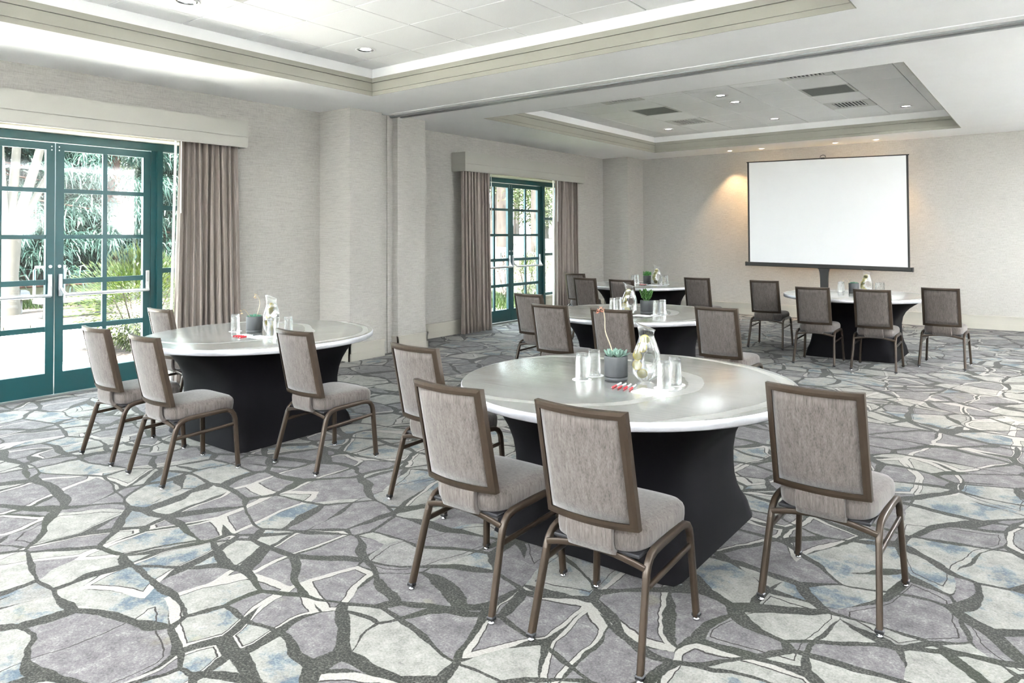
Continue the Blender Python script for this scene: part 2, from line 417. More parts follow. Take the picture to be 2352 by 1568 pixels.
def link(name, me, mat=None, parent=None, loc=None):
    o = bpy.data.objects.new(name, me); COL.objects.link(o)
    if me is not None and mat is not None and len(me.materials) == 0: me.materials.append(MAT[mat])
    if parent is not None: o.parent = parent
    if loc is not None: o.location = loc
    return o
def build(name, mb, mat, parent=None, loc=None):
    return link(name, mb.mesh(name), mat, parent, loc)
def struct(name, mb, mat, label=None, parent=None):
    o = build(name, mb, mat, parent); o['kind'] = 'structure'
    if label: o['label'] = label; o['category'] = name.split('_')[0]
    return o
def empty(name, loc=(0, 0, 0), rz=0.0, label=None, cat=None, group=None):
    o = bpy.data.objects.new(name, None); COL.objects.link(o); o.location = loc; o.rotation_euler = (0, 0, rz); o.empty_display_size = 0.1
    return tag(o, label, cat, group)
def tag(o, label=None, cat=None, group=None, kind=None):
    if label: o['label'] = label
    if cat: o['category'] = cat
    if group: o['group'] = group
    if kind: o['kind'] = kind
    return o
def copy_tree(o, parent=None):
    c = o.copy(); COL.objects.link(c); c.parent = parent
    for ch in list(CH.get(o.name, o.children)): copy_tree(ch, c)
    return c
CH = {}

# ------------------------------------------------------------------ dimensions of the place
XW, XD, XC = -7.615, -7.90, -7.02       # wall face, door plane, column face
YB, XR, YF = 13.72, 3.20, -2.20         # back wall, right wall, wall behind the camera
ZC, ZT = 3.17, 3.475                    # soffit, tile ceiling
OPEN = [(2.851, 1.25, 4.42), (10.22, 8.63, 11.80)]
OTOP = 2.64

# ------------------------------------------------------------------ shell
mb = MB().box(XW - 0.05, XR + 0.2, YF - 0.2, YB + 0.2, -0.12, 0.0)
for c, a, b in OPEN: mb.box(-7.98, XW - 0.05, a, b, -0.12, 0.0)
floor = struct('floor', mb, 'carpet')
mb = MB()
ys = [YF - 0.2, OPEN[0][1], OPEN[0][2], OPEN[1][1], OPEN[1][2], YB + 0.2]
for i in (0, 2, 4): mb.box(-8.02, XW, ys[i], ys[i + 1], 0, ZC + 0.05)
for i in (1, 3): mb.box(-8.02, XW, ys[i], ys[i + 1], OTOP, ZC + 0.05)
struct('wall_left', mb, 'wallpaper')
struct('wall_back', MB().box(XW, XR + 0.2, YB, YB + 0.2, 0, ZC + 0.05), 'wallpaper')
struct('wall_right', MB().box(XR, XR + 0.2, YF, YB, 0, ZC + 0.05), 'wallpaper')
struct('wall_front', MB().box(XW, XR + 0.2, YF - 0.2, YF, 0, ZC + 0.05), 'wallpaper')
struct('column_1', MB().box(XW - 0.02, XC, 5.80, 6.33, 0, ZC), 'wallpaper')
struct('column_2', MB().box(XW - 0.02, XC, 6.61, 7.13, 0, ZC), 'wallpaper')
struct('column_3', MB().box(XW - 0.02, XC, 13.05, YB + 0.02, 0, ZC), 'wallpaper')
pk = struct('wall_pocket', MB().box(XW - 0.02, -7.118, 6.32, 6.62, 0, ZC), 'wallpaper')
mbp = MB().box(-7.118, -7.104, 6.50, 6.555, 0, ZC)
build('pocket_strip', mbp, 'wallpaper', pk)

# ceiling: soffit with two raised trays
TX0, TX1 = -6.26, -1.10
TR = [(0.20, 5.50), (7.49, 12.75)]
mb = MB()
yy = [YF - 0.2, TR[0][0], TR[0][1], TR[1][0], TR[1][1], YB + 0.2]
for i in (0, 2, 4): mb.box(-8.02, XR + 0.2, yy[i], yy[i + 1], ZC, ZC + 0.45)
for i in (1, 3):
    mb.box(-8.02, TX0, yy[i], yy[i + 1], ZC, ZC + 0.45); mb.box(TX1, XR + 0.2, yy[i], yy[i + 1], ZC, ZC + 0.45)
ceil = struct('ceiling', mb, 'ceiling_white')
for t, (a, b) in enumerate(TR):
    build('tile_grid', MB().box(TX0, TX1, a, b, ZT + 0.012, ZT + 0.06), 'grid_grey', ceil)
# mouldings round each tray: three stepped bands on every side
def molding(a, b, idx):
    mb = MB(); e = 0.0005
    bands = [(ZC + e, ZC + 0.042, 0.010), (ZC + 0.042, ZC + 0.047, 0.004), (ZC + 0.047, ZC + 0.140, 0.018), (ZC + 0.140, ZC + 0.147, 0.006), (ZC + 0.147, ZC + 0.197, 0.028)]
    for z0, z1, p in bands:
        mb.box(TX0, TX0 + p, a, b, z0, z1); mb.box(TX1 - p, TX1, a, b, z0, z1)
        mb.box(TX0, TX1, a, a + p, z0, z1); mb.box(TX0, TX1, b - p, b, z0, z1)
    struct('trim_%d' % idx, mb, 'greige_trim')
molding(*TR[0], 1); molding(*TR[1], 2)

# ceiling tiles, each its own piece
def grid_lines(lo, hi, first, step):
    L = [lo + 0.002]; x = first
    while x - step > lo + 0.02: x -= step
    while x < hi - 0.02: L.append(x); x += step
    L.append(hi - 0.002); return L
VENTCELLS = {}
tile_cache = {}
def lay_tiles(tray, xs, ys, skip):
    for i in range(len(xs) - 1):
        for j in range(len(ys) - 1):
            if (tray, i, j) in skip: continue
            w, d = xs[i + 1] - xs[i] - 0.010, ys[j + 1] - ys[j] - 0.010
            k = (round(w, 3), round(d, 3))
            if k not in tile_cache:
                tile_cache[k] = MB().bbox(-w / 2, w / 2, -d / 2, d / 2, 0, 0.016, 0.003, 1).mesh('tile')
            link('tile', tile_cache[k], 'tile_white', ceil, ((xs[i] + xs[i + 1]) / 2, (ys[j] + ys[j + 1]) / 2, ZT))
xs1 = grid_lines(TX0, TX1, -5.93, 0.635); ys1 = grid_lines(*TR[0], 5.164, 0.634)
xs2 = grid_lines(TX0, TX1, -5.88, 0.636); ys2 = grid_lines(*TR[1], 7.85, 0.636)
def cell(xs, ys, x, y):
    i = max(k for k in range(len(xs)) if xs[k] <= x); j = max(k for k in range(len(ys)) if ys[k] <= y)
    return i, j
vent_list = [(0, -5.0, 2.85, 'diffuser', 'square ceiling air diffuser above the nearest tables, cut by the photo top edge'),
             (1, -4.9, 8.8, 'diffuser', 'air diffuser nearest the track in the vent column by the windows'),
             (1, -4.9, 10.1, 'return', 'grey return air grille in the vent column by the windows'),
             (1, -4.9, 11.3, 'diffuser', 'slatted air diffuser nearest the screen wall in the vent column by the windows'),
             (1, -2.4, 8.8, 'diffuser', 'air diffuser nearest the track in the vent column away from the windows'),
             (1, -2.4, 10.1, 'return', 'grey return air grille in the vent column away from the windows'),
             (1, -2.4, 11.3, 'diffuser', 'slatted air diffuser nearest the screen wall in the vent column away from the windows')]
skip = set()
for t, x, y, kd, lb in vent_list:
    xs, ys = (xs1, ys1) if t == 0 else (xs2, ys2)
    i, j = cell(xs, ys, x, y); skip.add((t, i, j))
    cx, cy = (xs[i] + xs[i + 1]) / 2, (ys[j] + ys[j + 1]) / 2; h = 0.31
    e = empty('air_vent', (cx, cy, ZT), 0, lb, 'vent', 'ceiling air vents')
    fw = 0.095 if kd == 'diffuser' else 0.03
    fr = MB(); 
    fr.box(-h, h, -h, -h + fw, 0, 0.012); fr.box(-h, h, h - fw, h, 0, 0.012); fr.box(-h, -h + fw, -h + fw, h - fw, 0, 0.012); fr.box(h - fw, h, -h + fw, h - fw, 0, 0.012)
    build('frame', fr, 'vent_grey', e)
    q = h - fw
    if kd == 'return':
        build('grille', MB().box(-q, q, -q, q, 0.004, 0.010), 'vent_dark', e)
    else:
        build('throat', MB().box(-q, q, -q, q, 0.0105, 0.0118), 'vent_shadow', e)
        # louvres throwing four ways: two triangles of slats
        for k in range(9):
            u = -q + (k + 0.5) * 2 * q / 9
            L = q - abs(u) * 0.15
            s_ = MB().box(u - 0.004, u + 0.004, -q * 0.98, q * 0.98, -0.004, 0.0100)
            M = Matrix.Translation((u, 0, 0.003)) @ Matrix.Rotation(0.6 if u > 0 else -0.6, 4, 'Y') @ Matrix.Translation((-u, 0, -0.003))
            s_.xform(M); build('louvre', s_, 'vent_grey', e)
lay_tiles(0, xs1, ys1, skip); lay_tiles(1, xs2, ys2, skip)

# partition track across the soffit
YTK = 6.63
tk = struct('trim_3', MB().box(-7.118, XR, YTK - 0.085, YTK - 0.03, ZC - 0.022, ZC + 0.002).box(-7.118, XR, YTK + 0.03, YTK + 0.07, ZC - 0.022, ZC + 0.002).box(-7.118, XR, YTK - 0.03, YTK + 0.03, ZC - 0.004, ZC + 0.002), 'track_metal')
build('track_slot', MB().box(-7.118, XR, YTK - 0.012, YTK + 0.012, ZC - 0.0055, ZC - 0.0035), 'vent_shadow', tk)
build('track_flange', MB().box(-7.0, XR, YTK - 0.20, YTK - 0.085, ZC - 0.006, ZC + 0.002), 'ceiling_white', tk)

# baseboards with a cap and a lower step
def base_run(name, p0, p1, nrm, ext0=0.0, ext1=0.0):
    """run along p0-p1; nrm points into the room"""
    mb = MB(); d = Vector((p1[0] - p0[0], p1[1] - p0[1], 0)); L = d.length; d.normalize(); nr = Vector((nrm[0], nrm[1], 0))
    for z0, z1, t in ((0, 0.098, 0.026), (0.098, 0.195, 0.020), (0.195, 0.222, 0.030)):
        st = len(mb.v); mb.box(-ext0 * t, L + ext1 * t, -0.002, t, z0, z1)
        M = Matrix(((d.x, nr.x, 0, p0[0]), (d.y, nr.y, 0, p0[1]), (0, 0, 1, 0), (0, 0, 0, 1)))
        mb.xform(M, st)
    return struct(name, mb, 'baseboard_paint')
base_run('baseboard_left', (XW, OPEN[0][2]), (XW, 5.80), (1, 0))
base_run('baseboard_left', (XW, 5.80), (XC, 5.80), (0, -1), 0, 1)
base_run('baseboard_left', (XC, 5.80), (XC, 6.33), (1, 0), 1, 1)
base_run('baseboard_left', (XC, 6.61), (XC, 7.13), (1, 0), 1, 1)
base_run('baseboard_left', (-7.118, 6.61), (XC, 6.61), (0, -1), 0, 1)
base_run('baseboard_left', (XW, 7.13), (XC, 7.13), (0, 1), 0, 1)
base_run('baseboard_left', (XW, 7.13), (XW, OPEN[1][1]), (1, 0))
base_run('baseboard_left', (XW, OPEN[1][2]), (XW, 13.05), (1, 0))
base_run('baseboard_left', (XW, 13.05), (XC, 13.05), (0, -1), 0, 1)
base_run('baseboard_left', (XC, 13.05), (XC, YB), (1, 0), 1, 0)
base_run('baseboard_back', (XC, YB), (XR, YB), (0, -1))
base_run('baseboard_right', (XR, YF), (XR, YB), (-1, 0))

# ------------------------------------------------------------------ doors, sidelights, frames
ROWS = [0.23, 0.636, 0.687, 1.096, 1.147, 1.546, 1.587, 2.003, 2.045, 2.425]
def door_leaf(idx, yc, side, opening):
    """yc = meeting edge, side +1: leaf on the far (+y) side"""
    wL = 0.925
    y0, y1 = (yc + 0.004, yc + wL) if side > 0 else (yc - wL, yc - 0.004)
    x0, x1 = XD - 0.045, XD
    mb = MB(); st = 0.075
    mb.box(x0, x1, y0, y0 + st, 0.02, 2.495).box(x0, x1, y1 - st, y1, 0.02, 2.495)
    mb.box(x0, x1, y0 + st, y1 - st, 0.02, ROWS[0]).box(x0, x1, y0 + st, y1 - st, ROWS[9], 2.495)
    d = struct('door_%d' % idx, mb, 'teal_paint')
    ym = (y0 + y1) / 2; a, b = y0 + st, y1 - st
    mun = MB().box(x0 + 0.010, x1 - 0.006, ym - 0.021, ym + 0.021, ROWS[0], ROWS[9])
    build('muntin', mun, 'teal_paint', d)
    for k in range(4):
        build('muntin', MB().box(x0 + 0.011, x1 - 0.007, a, b, ROWS[2 * k + 1], ROWS[2 * k + 2]), 'teal_paint', d)
    for k in range(5):
        for (pa, pb) in ((a, ym - 0.021), (ym + 0.021, b)):
            build('pane', MB().box(x0 + 0.020, x0 + 0.025, pa, pb, ROWS[2 * k], ROWS[2 * k + 1]), 'window_glass', d)
    # push bar with two arms, inside
    s = side
    yi = yc + s * 0.045; yo = yc + s * (wL - 0.035); zb = 1.00
    bar = build('push_bar', MB().tube([(x1 + 0.085, yi + s * 0.02, zb - 0.005), (x1 + 0.085, yo - s * 0.02, zb - 0.005)], 0.017, 8), 'satin_metal', d)
    for yv in (yi, yo):
        hs = MB().bbox(x1, x1 + 0.03, yv - 0.017, yv + 0.017, 0.98, 1.20, 0.006)
        h = build('bar_housing', hs, 'satin_metal', d)
        build('bar_arm', MB().tube([(x1 + 0.02, yv, 1.08), (x1 + 0.05, yv + (0.012 * s if yv == yi else -0.012 * s), 1.03), (x1 + 0.088, yv + (0.03 * s if yv == yi else -0.03 * s), zb - 0.01)], [0.012, 0.014, 0.019], 8), 'satin_metal', h)
    # pull handle, outside
    yh = yc + s * 0.04
    pts = [(x0, yh, 1.27), (x0 - 0.06, yh, 1.27), (x0 - 0.085, yh, 1.24), (x0 - 0.085, yh, 0.98), (x0 - 0.06, yh, 0.95), (x0, yh, 0.95)]
    pts = [(p[0] - 0.0, p[1] + s * 0.09 * (1 if 0 < i < 5 else 0), p[2]) for i, p in enumerate(pts)]
    build('pull_handle', MB().tube(pts, 0.0125, 8), 'satin_metal', d)
    build('lock_cylinder', MB().tube([(x1, yh, 1.275), (x1 + 0.012, yh, 1.275)], 0.016, 14), 'satin_metal', d)
    for k in range(2):
        build('screw_cap', MB().tube([(x1, yc + s * 0.033, 2.46 - 0.035 * k), (x1 + 0.004, yc + s * 0.033, 2.46 - 0.035 * k)], 0.006, 10), 'satin_metal', d)
    return d
for oi, (c, a, b) in enumerate(OPEN):
    door_leaf(2 * oi + 1, c, -1, oi); door_leaf(2 * oi + 2, c, 1, oi)
    # frame: head, jambs, mullions
    x0, x1 = XD - 0.08, XD + 0.02
    mb = MB()
    mb.box(x0, x1, a, b, 2.505, 2.585)
    for s in (-1, 1):
        mb.box(x0, x1 - 0.015, *sorted((c + s * 0.930, c + s * 0.985)), 0, 2.505)
        mb.box(x0, x1 + 0.012, *sorted((c + s * 0.985, c + s * 1.045)), 0, 2.505)
        ye = b if s > 0 else a
        mb.box(x0, x1, *sorted((ye, ye - s * 0.05)), 0.36, 2.505)
        lo, hi = sorted((c + s * 1.045, ye - s * 0.05))
    struct('trim_%d' % (4 + oi), mb, 'teal_paint')
    hd = struct('trim_%d' % (8 + oi), MB().box(XD - 0.1, XW - 0.005, a, b, 2.589, OTOP).box(XD + 0.03, XW - 0.003, a, a + 0.012, 0, 2.589).box(XD + 0.03, XW - 0.003, b - 0.012, b, 0, 2.589), 'reveal_white')
    struct('trim_%d' % (6 + oi), MB().box(-8.0, XD + 0.06, a, b, -0.005, 0.012), 'track_metal')
    for s in (-1, 1):
        ye = b if s > 0 else a
        lo, hi = sorted((c + s * 1.046, ye - s * 0.051))
        w = struct('window_%d' % (2 * oi + (1 if s < 0 else 2)), MB().box(XD - 0.06, XD, lo, hi, 0.40, 0.45).box(XD - 0.06, XD, lo, hi, 2.50, 2.504), 'teal_paint')
        for z0, z1 in ((1.164, 1.216), (1.856, 1.907)):
            build('muntin', MB().box(XD - 0.05, XD - 0.005, lo, hi, z0, z1), 'teal_paint', w)
        for z0, z1 in ((0.45, 1.164), (1.216, 1.856), (1.907, 2.50)):
            build('pane', MB().box(XD - 0.035, XD - 0.03, lo, hi, z0, z1), 'window_glass', w)
        build('sill', MB().box(XD - 0.06, XD + 0.06, lo - 0.0, hi, 0.37, 0.40), 'reveal_white', w)
        build('base_panel', MB().box(XD - 0.06, XD + 0.0, lo, hi, 0.0, 0.37).box(XD, XD + 0.008, lo + 0.04, hi - 0.04, 0.05, 0.33), 'reveal_white', w)

# ------------------------------------------------------------------ valances and curtains
def valance(y0, y1, label):
    e = empty('valance', (XW, (y0 + y1) / 2, 2.57), 0, label, 'valance', 'curtain valances'); hw = (y1 - y0) / 2; dp = 0.295
    body = MB(); t = 0.025
    for z0, z1, p in ((0.0, 0.012, -0.010), (0.012, 0.114, -0.004), (0.114, 0.121, -0.014), (0.121, 0.30, 0.0)):
        body.box(dp - t + p, dp + p, -hw - p, hw + p, z0, z1)
        body.box(0.0, dp - t + p, -hw - p, -hw - p + t, z0, z1); body.box(0.0, dp - t + p, hw + p - t, hw + p, z0, z1)
    build('fascia', body, 'valance_paint', e)
    build('top_board', MB().box(0, dp - t, -hw + t, hw - t, 0.285, 0.30), 'valance_paint', e)
    build('curtain_rail', MB().box(0.10, 0.14, -hw + 0.05, hw - 0.05, 0.25, 0.285), 'white_plastic', e)
    return e
valance(1.04, 4.59, 'greige boxed valance above the big french doors at photo left edge')
valance(8.32, 11.86, 'greige boxed valance above the distant french doors')

def curtain(y0t, y1t, y0b, y1b, label, seed, pleats, lining_side):
    rnd = random.Random(seed)
    yc = (y0b + y1b) / 2
    e = empty('curtain', (XW + 0.16, yc, 0.012), 0, label, 'curtain', 'taupe curtains')
    nz, ny = 24, pleats * 16
    ph = [rnd.uniform(-0.5, 0.5) for _ in range(pleats + 2)]; am = [rnd.uniform(0.6, 1.15) for _ in range(pleats + 2)]
    ztop = 2.80
    def pt(i, j, off):
        v = j / nz; u = i / ny
        z = v * ztop
        a, b = (y0b + (y0t - y0b) * v, y1b + (y1t - y1b) * v)
        k = u * pleats; q = min(int(k), pleats - 1); fr = k - q
        A = (am[q] * (1 - fr) + am[q + 1] * fr); sh = ph[q] * (1 - fr) + ph[q + 1] * fr
        amp = 0.062 * A * (0.75 + 0.35 * (1 - v)) * (1.0 - 0.25 * math.sin(PI * v))
        wob = 0.02 * math.sin(3.1 * v + sh * 6) 
        x = amp * (2.0 * math.sqrt(abs(math.sin(PI * k + 0.25 * math.sin(2.2 * v + sh * 4)))) - 1.2) + 0.010 * math.sin(2 * PI * k * 1.7 + sh * 9) * (1 - 0.5 * v) + off
        y = a + (b - a) * u + 0.022 * A * math.cos(2 * PI * k + sh) * 0.8 + wob * math.sin(PI * u) - yc
        return (x, y, z)
    def sheet(o0, o1):
        mb = MB(); V = []; F = []
        for o in (o0, o1):
            V += [pt(i, j, o) for j in range(nz + 1) for i in range(ny + 1)]
        m_ = (ny + 1) * (nz + 1)
        for j in range(nz):
            for i in range(ny):
                p = j * (ny + 1) + i; f = (p, p + 1, p + ny + 2, p + ny + 1)
                F.append(f); F.append(tuple(x + m_ for x in f[::-1]))
        for j in range(nz):
            for i in (0, ny):
                p = j * (ny + 1) + i; F.append((p, p + ny + 1, p + ny + 1 + m_, p + m_))
        for i in range(ny):
            for j in (0, nz):
                p = j * (ny + 1) + i; F.append((p, p + 1, p + 1 + m_, p + m_))
        mb.add(V, F, True); return mb
    build('drape', sheet(0.0, 0.006), 'drape_fabric', e)
    ys = y0b if lining_side < 0 else y1b
    yt = y0t if lining_side < 0 else y1t
    # lining turned round the leading edge
    build('lining_edge', MB().tube([(-0.035, ys - yc + lining_side * 0.012, 0.0), (-0.035, (ys + yt) / 2 - yc + lining_side * 0.012, 1.3), (-0.035, yt - yc + lining_side * 0.012, 2.72)], 0.02, 8, 0.012), 'lining_white', e)
    build('pull_wand', MB().tube([(0.05, yt - yc + lining_side * 0.0, 2.60), (0.055, yt - yc + lining_side * 0.004, 1.80)], 0.005, 6), 'white_plastic', e)
    return e
curtain(3.86, 4.52, 3.80, 4.60, 'taupe pleated curtain beside the big french doors at photo left', 3, 10, -1)
curtain(8.36, 9.06, 8.36, 9.10, 'taupe pleated curtain on the near side of the distant french doors', 5, 9, 1)
curtain(11.02, 11.78, 11.00, 11.80, 'taupe pleated curtain on the far side of the distant french doors', 8, 9, -1)

# ------------------------------------------------------------------ ceiling lights
def area_lamp(name, loc, power, size, col, parent):
    l = bpy.data.lights.new(name, 'AREA'); l.shape = 'DISK'; l.size = size; l.energy = power; l.color = col
    try: l.spread = math.radians(150)
    except Exception: pass
    o = bpy.data.objects.new(name, l); COL.objects.link(o); o.parent = parent; o.location = loc; return o
dl_proto = None
DL = [(-5.60, 2.96, 'bright recessed downlight cut off by the photo top edge'), (-5.62, 4.85, 'recessed downlight near the tray corner above the nearest tables'),
      (-3.645, 9.47, 'recessed downlight between the two vent columns, nearest the track'), (-3.66, 10.07, 'recessed downlight between the vent columns, second from the track'),
      (-3.675, 11.94, 'recessed downlight between the vent columns, nearest the screen'), (-5.566, 11.9, 'recessed downlight in the far tray by the window side'),
      (-1.742, 12.02, 'recessed downlight in the far tray away from the windows'),
      (-1.75, 2.96, 'added near-room downlight above the frame, second of the row away from the windows'), (-1.75, 4.60, 'added near-room downlight above the frame, nearest the track in the row away from the windows'),  # from here on: unseen downlights, added to light the near room
      (-5.60, 1.06, 'added near-room downlight above the frame, first of the window-side row'), (-3.68, 1.06, 'added near-room downlight above the frame, first of the middle row'), (-1.75, 1.06, 'added near-room downlight above the frame, first of the row away from the windows'),
      (-3.68, 2.96, 'added near-room downlight above the frame, second of the middle row')]
ring_me = MB().lathe([(0.098, -0.002), (0.104, -0.006), (0.088, -0.008), (0.078, 0.0), (0.078, 0.004)], 32).mesh('trim_ring'); ring_me.materials.append(MAT['white_plastic'])
refl_me = MB().lathe([(0.079, -0.001), (0.072, 0.008), (0.055, 0.011)], 32).mesh('reflector'); refl_me.materials.append(MAT['chrome'])
bulb_me = MB().lathe([(0.0005, 0.0105), (0.054, 0.0105)], 24).mesh('bulb'); bulb_me.materials.append(MAT['bulb_cool'])
for x, y, lb in DL:
    e = empty('ceiling_light', (x, y, ZT), 0, lb, 'light', 'recessed tray downlights')
    link('trim_ring', ring_me, None, e); link('reflector', refl_me, None, e, (0, 0, -0.008)); link('bulb', bulb_me, None, e, (0, 0, -0.012))
    area_lamp('lamp', (0, 0, -0.02), DOWNLIGHT_W, 0.14, (0.90, 0.95, 1.0), e)
sring = MB().lathe([(0.058, 0.0), (0.060, -0.004), (0.042, -0.005), (0.038, 0.004)], 24).mesh('trim_ring'); sring.materials.append(MAT['white_plastic'])
sbulb = MB().lathe([(0.0005, 0.0), (0.037, 0.0)], 20).mesh('bulb'); sbulb.materials.append(MAT['bulb_warm'])
SP = [(-4.97, 13.36, 'warm ceiling spotlight above the wall, farthest from the screen'), (-4.37, 13.39, 'warm starry ceiling spotlight above the screen corner nearest the windows'),
      (-3.07, 13.40, 'warm ceiling spotlight above the screen middle'), (-2.41, 13.39, 'warm ceiling spotlight above the screen, nearest its far corner'),
      (0.35, 8.2, 'warm ceiling spotlight out of view at photo right'), (0.35, 6.9, 'warm ceiling spotlight out of view at photo right, nearer')]
for x, y, lb in SP:
    e = empty('ceiling_spotlight', (x, y, ZC), 0, lb, 'spotlight', 'warm recessed spotlights')
    link('trim_ring', sring, None, e); link('bulb', sbulb, None, e, (0, 0, -0.003))
    l = bpy.data.lights.new('lamp', 'SPOT'); l.energy = SPOT_W; l.color = (1.0, 0.66, 0.34); l.spot_size = math.radians(76); l.spot_blend = 0.55; l.shadow_soft_size = 0.04
    o = bpy.data.objects.new('lamp', l); COL.objects.link(o); o.parent = e; o.location = (0, 0, -0.02)
    if y > 13: o.rotation_euler = (math.radians(6), 0, 0)

# bowl uplights added on the unseen walls behind and beside the camera, ceiling fill
bowl_me = MB().lathe([(0.0005, -0.09), (0.05, -0.085), (0.11, -0.05), (0.15, 0.0), (0.158, 0.012), (0.150, 0.012), (0.105, -0.042), (0.045, -0.075), (0.0005, -0.08)], 32).mesh('bowl'); bowl_me.materials.append(MAT['white_plastic'])
brk_me = MB().bbox(-0.03, 0.03, 0.0, 0.17, -0.05, 0.01, 0.006).bbox(-0.06, 0.06, 0.158, 0.172, -0.10, 0.06, 0.004).mesh('bracket'); brk_me.materials.append(MAT['satin_metal'])
sb_me = MB().lathe([(0.0005, -0.01), (0.035, -0.01)], 16).mesh('bulb'); sb_me.materials.append(MAT['bulb_cool'])
for k, (x, y, rz) in enumerate([(XR - 0.172, 0.6, -PI / 2), (XR - 0.172, 3.4, -PI / 2), (XR - 0.172, 6.2, -PI / 2), (XR - 0.172, 8.6, -PI / 2), (XR - 0.172, 10.8, -PI / 2), (-0.6, YF + 0.172, PI), (-3.6, YF + 0.172, PI), (-6.4, YF + 0.172, PI)]):
    e = empty('fill_uplight', (x, y, 1.5), rz, 'white bowl wall sconce added out of view, %s along the walls beside the lens' % ['first', 'second', 'third', 'fourth', 'fifth', 'sixth', 'seventh', 'eighth'][k], 'uplight', 'added bowl uplights')
    link('bowl', bowl_me, None, e); link('bracket', brk_me, None, e); link('bulb', sb_me, None, e)
    l = area_lamp('lamp', (0, 0, 0.006), FILL_UPLIGHT_W * (1.35 if y > 8 else 0.6 if x > 1 else 1.4), 0.20, (0.88, 0.945, 1.0), e); l.rotation_euler = (PI, 0, 0); l.data.spread = math.radians(115)

# ------------------------------------------------------------------ banquet chairs
def side_of(u, v, t):
    w = 0.195 + (0.193 - 0.195) * v
    return (u * w, -0.218 + (-0.313 + 0.218) * v - 0.034 * (1 - u * u) + t, 0.482 + (0.928 - 0.482) * v)
def grid_solid(us, vs, keep, t0, t1):
    """solid from the kept (i,j) cells of a u,v grid between thickness fields t0(u,v), t1(u,v)"""
    mb = MB(); nu = len(us); V = []
    for tf in (t0, t1):
        V += [side_of(u, v, tf(u, v)) for v in vs for u in us]
    m_ = nu * len(vs); F = []
    K = set((i, j) for i in range(nu - 1) for j in range(len(vs) - 1) if keep(i, j))
    for (i, j) in K:
        p = j * nu + i; f = (p, p + 1, p + nu + 1, p + nu)
        F.append(f); F.append(tuple(x + m_ for x in f[::-1]))
        for (di, dj, a, b) in ((0, -1, p, p + 1), (0, 1, p + nu, p + nu + 1), (-1, 0, p, p + nu), (1, 0, p + 1, p + nu + 1)):
            if (i + di, j + dj) not in K: F.append((a, b, b + m_, a + m_))
    mb.add(V, F, False); return mb
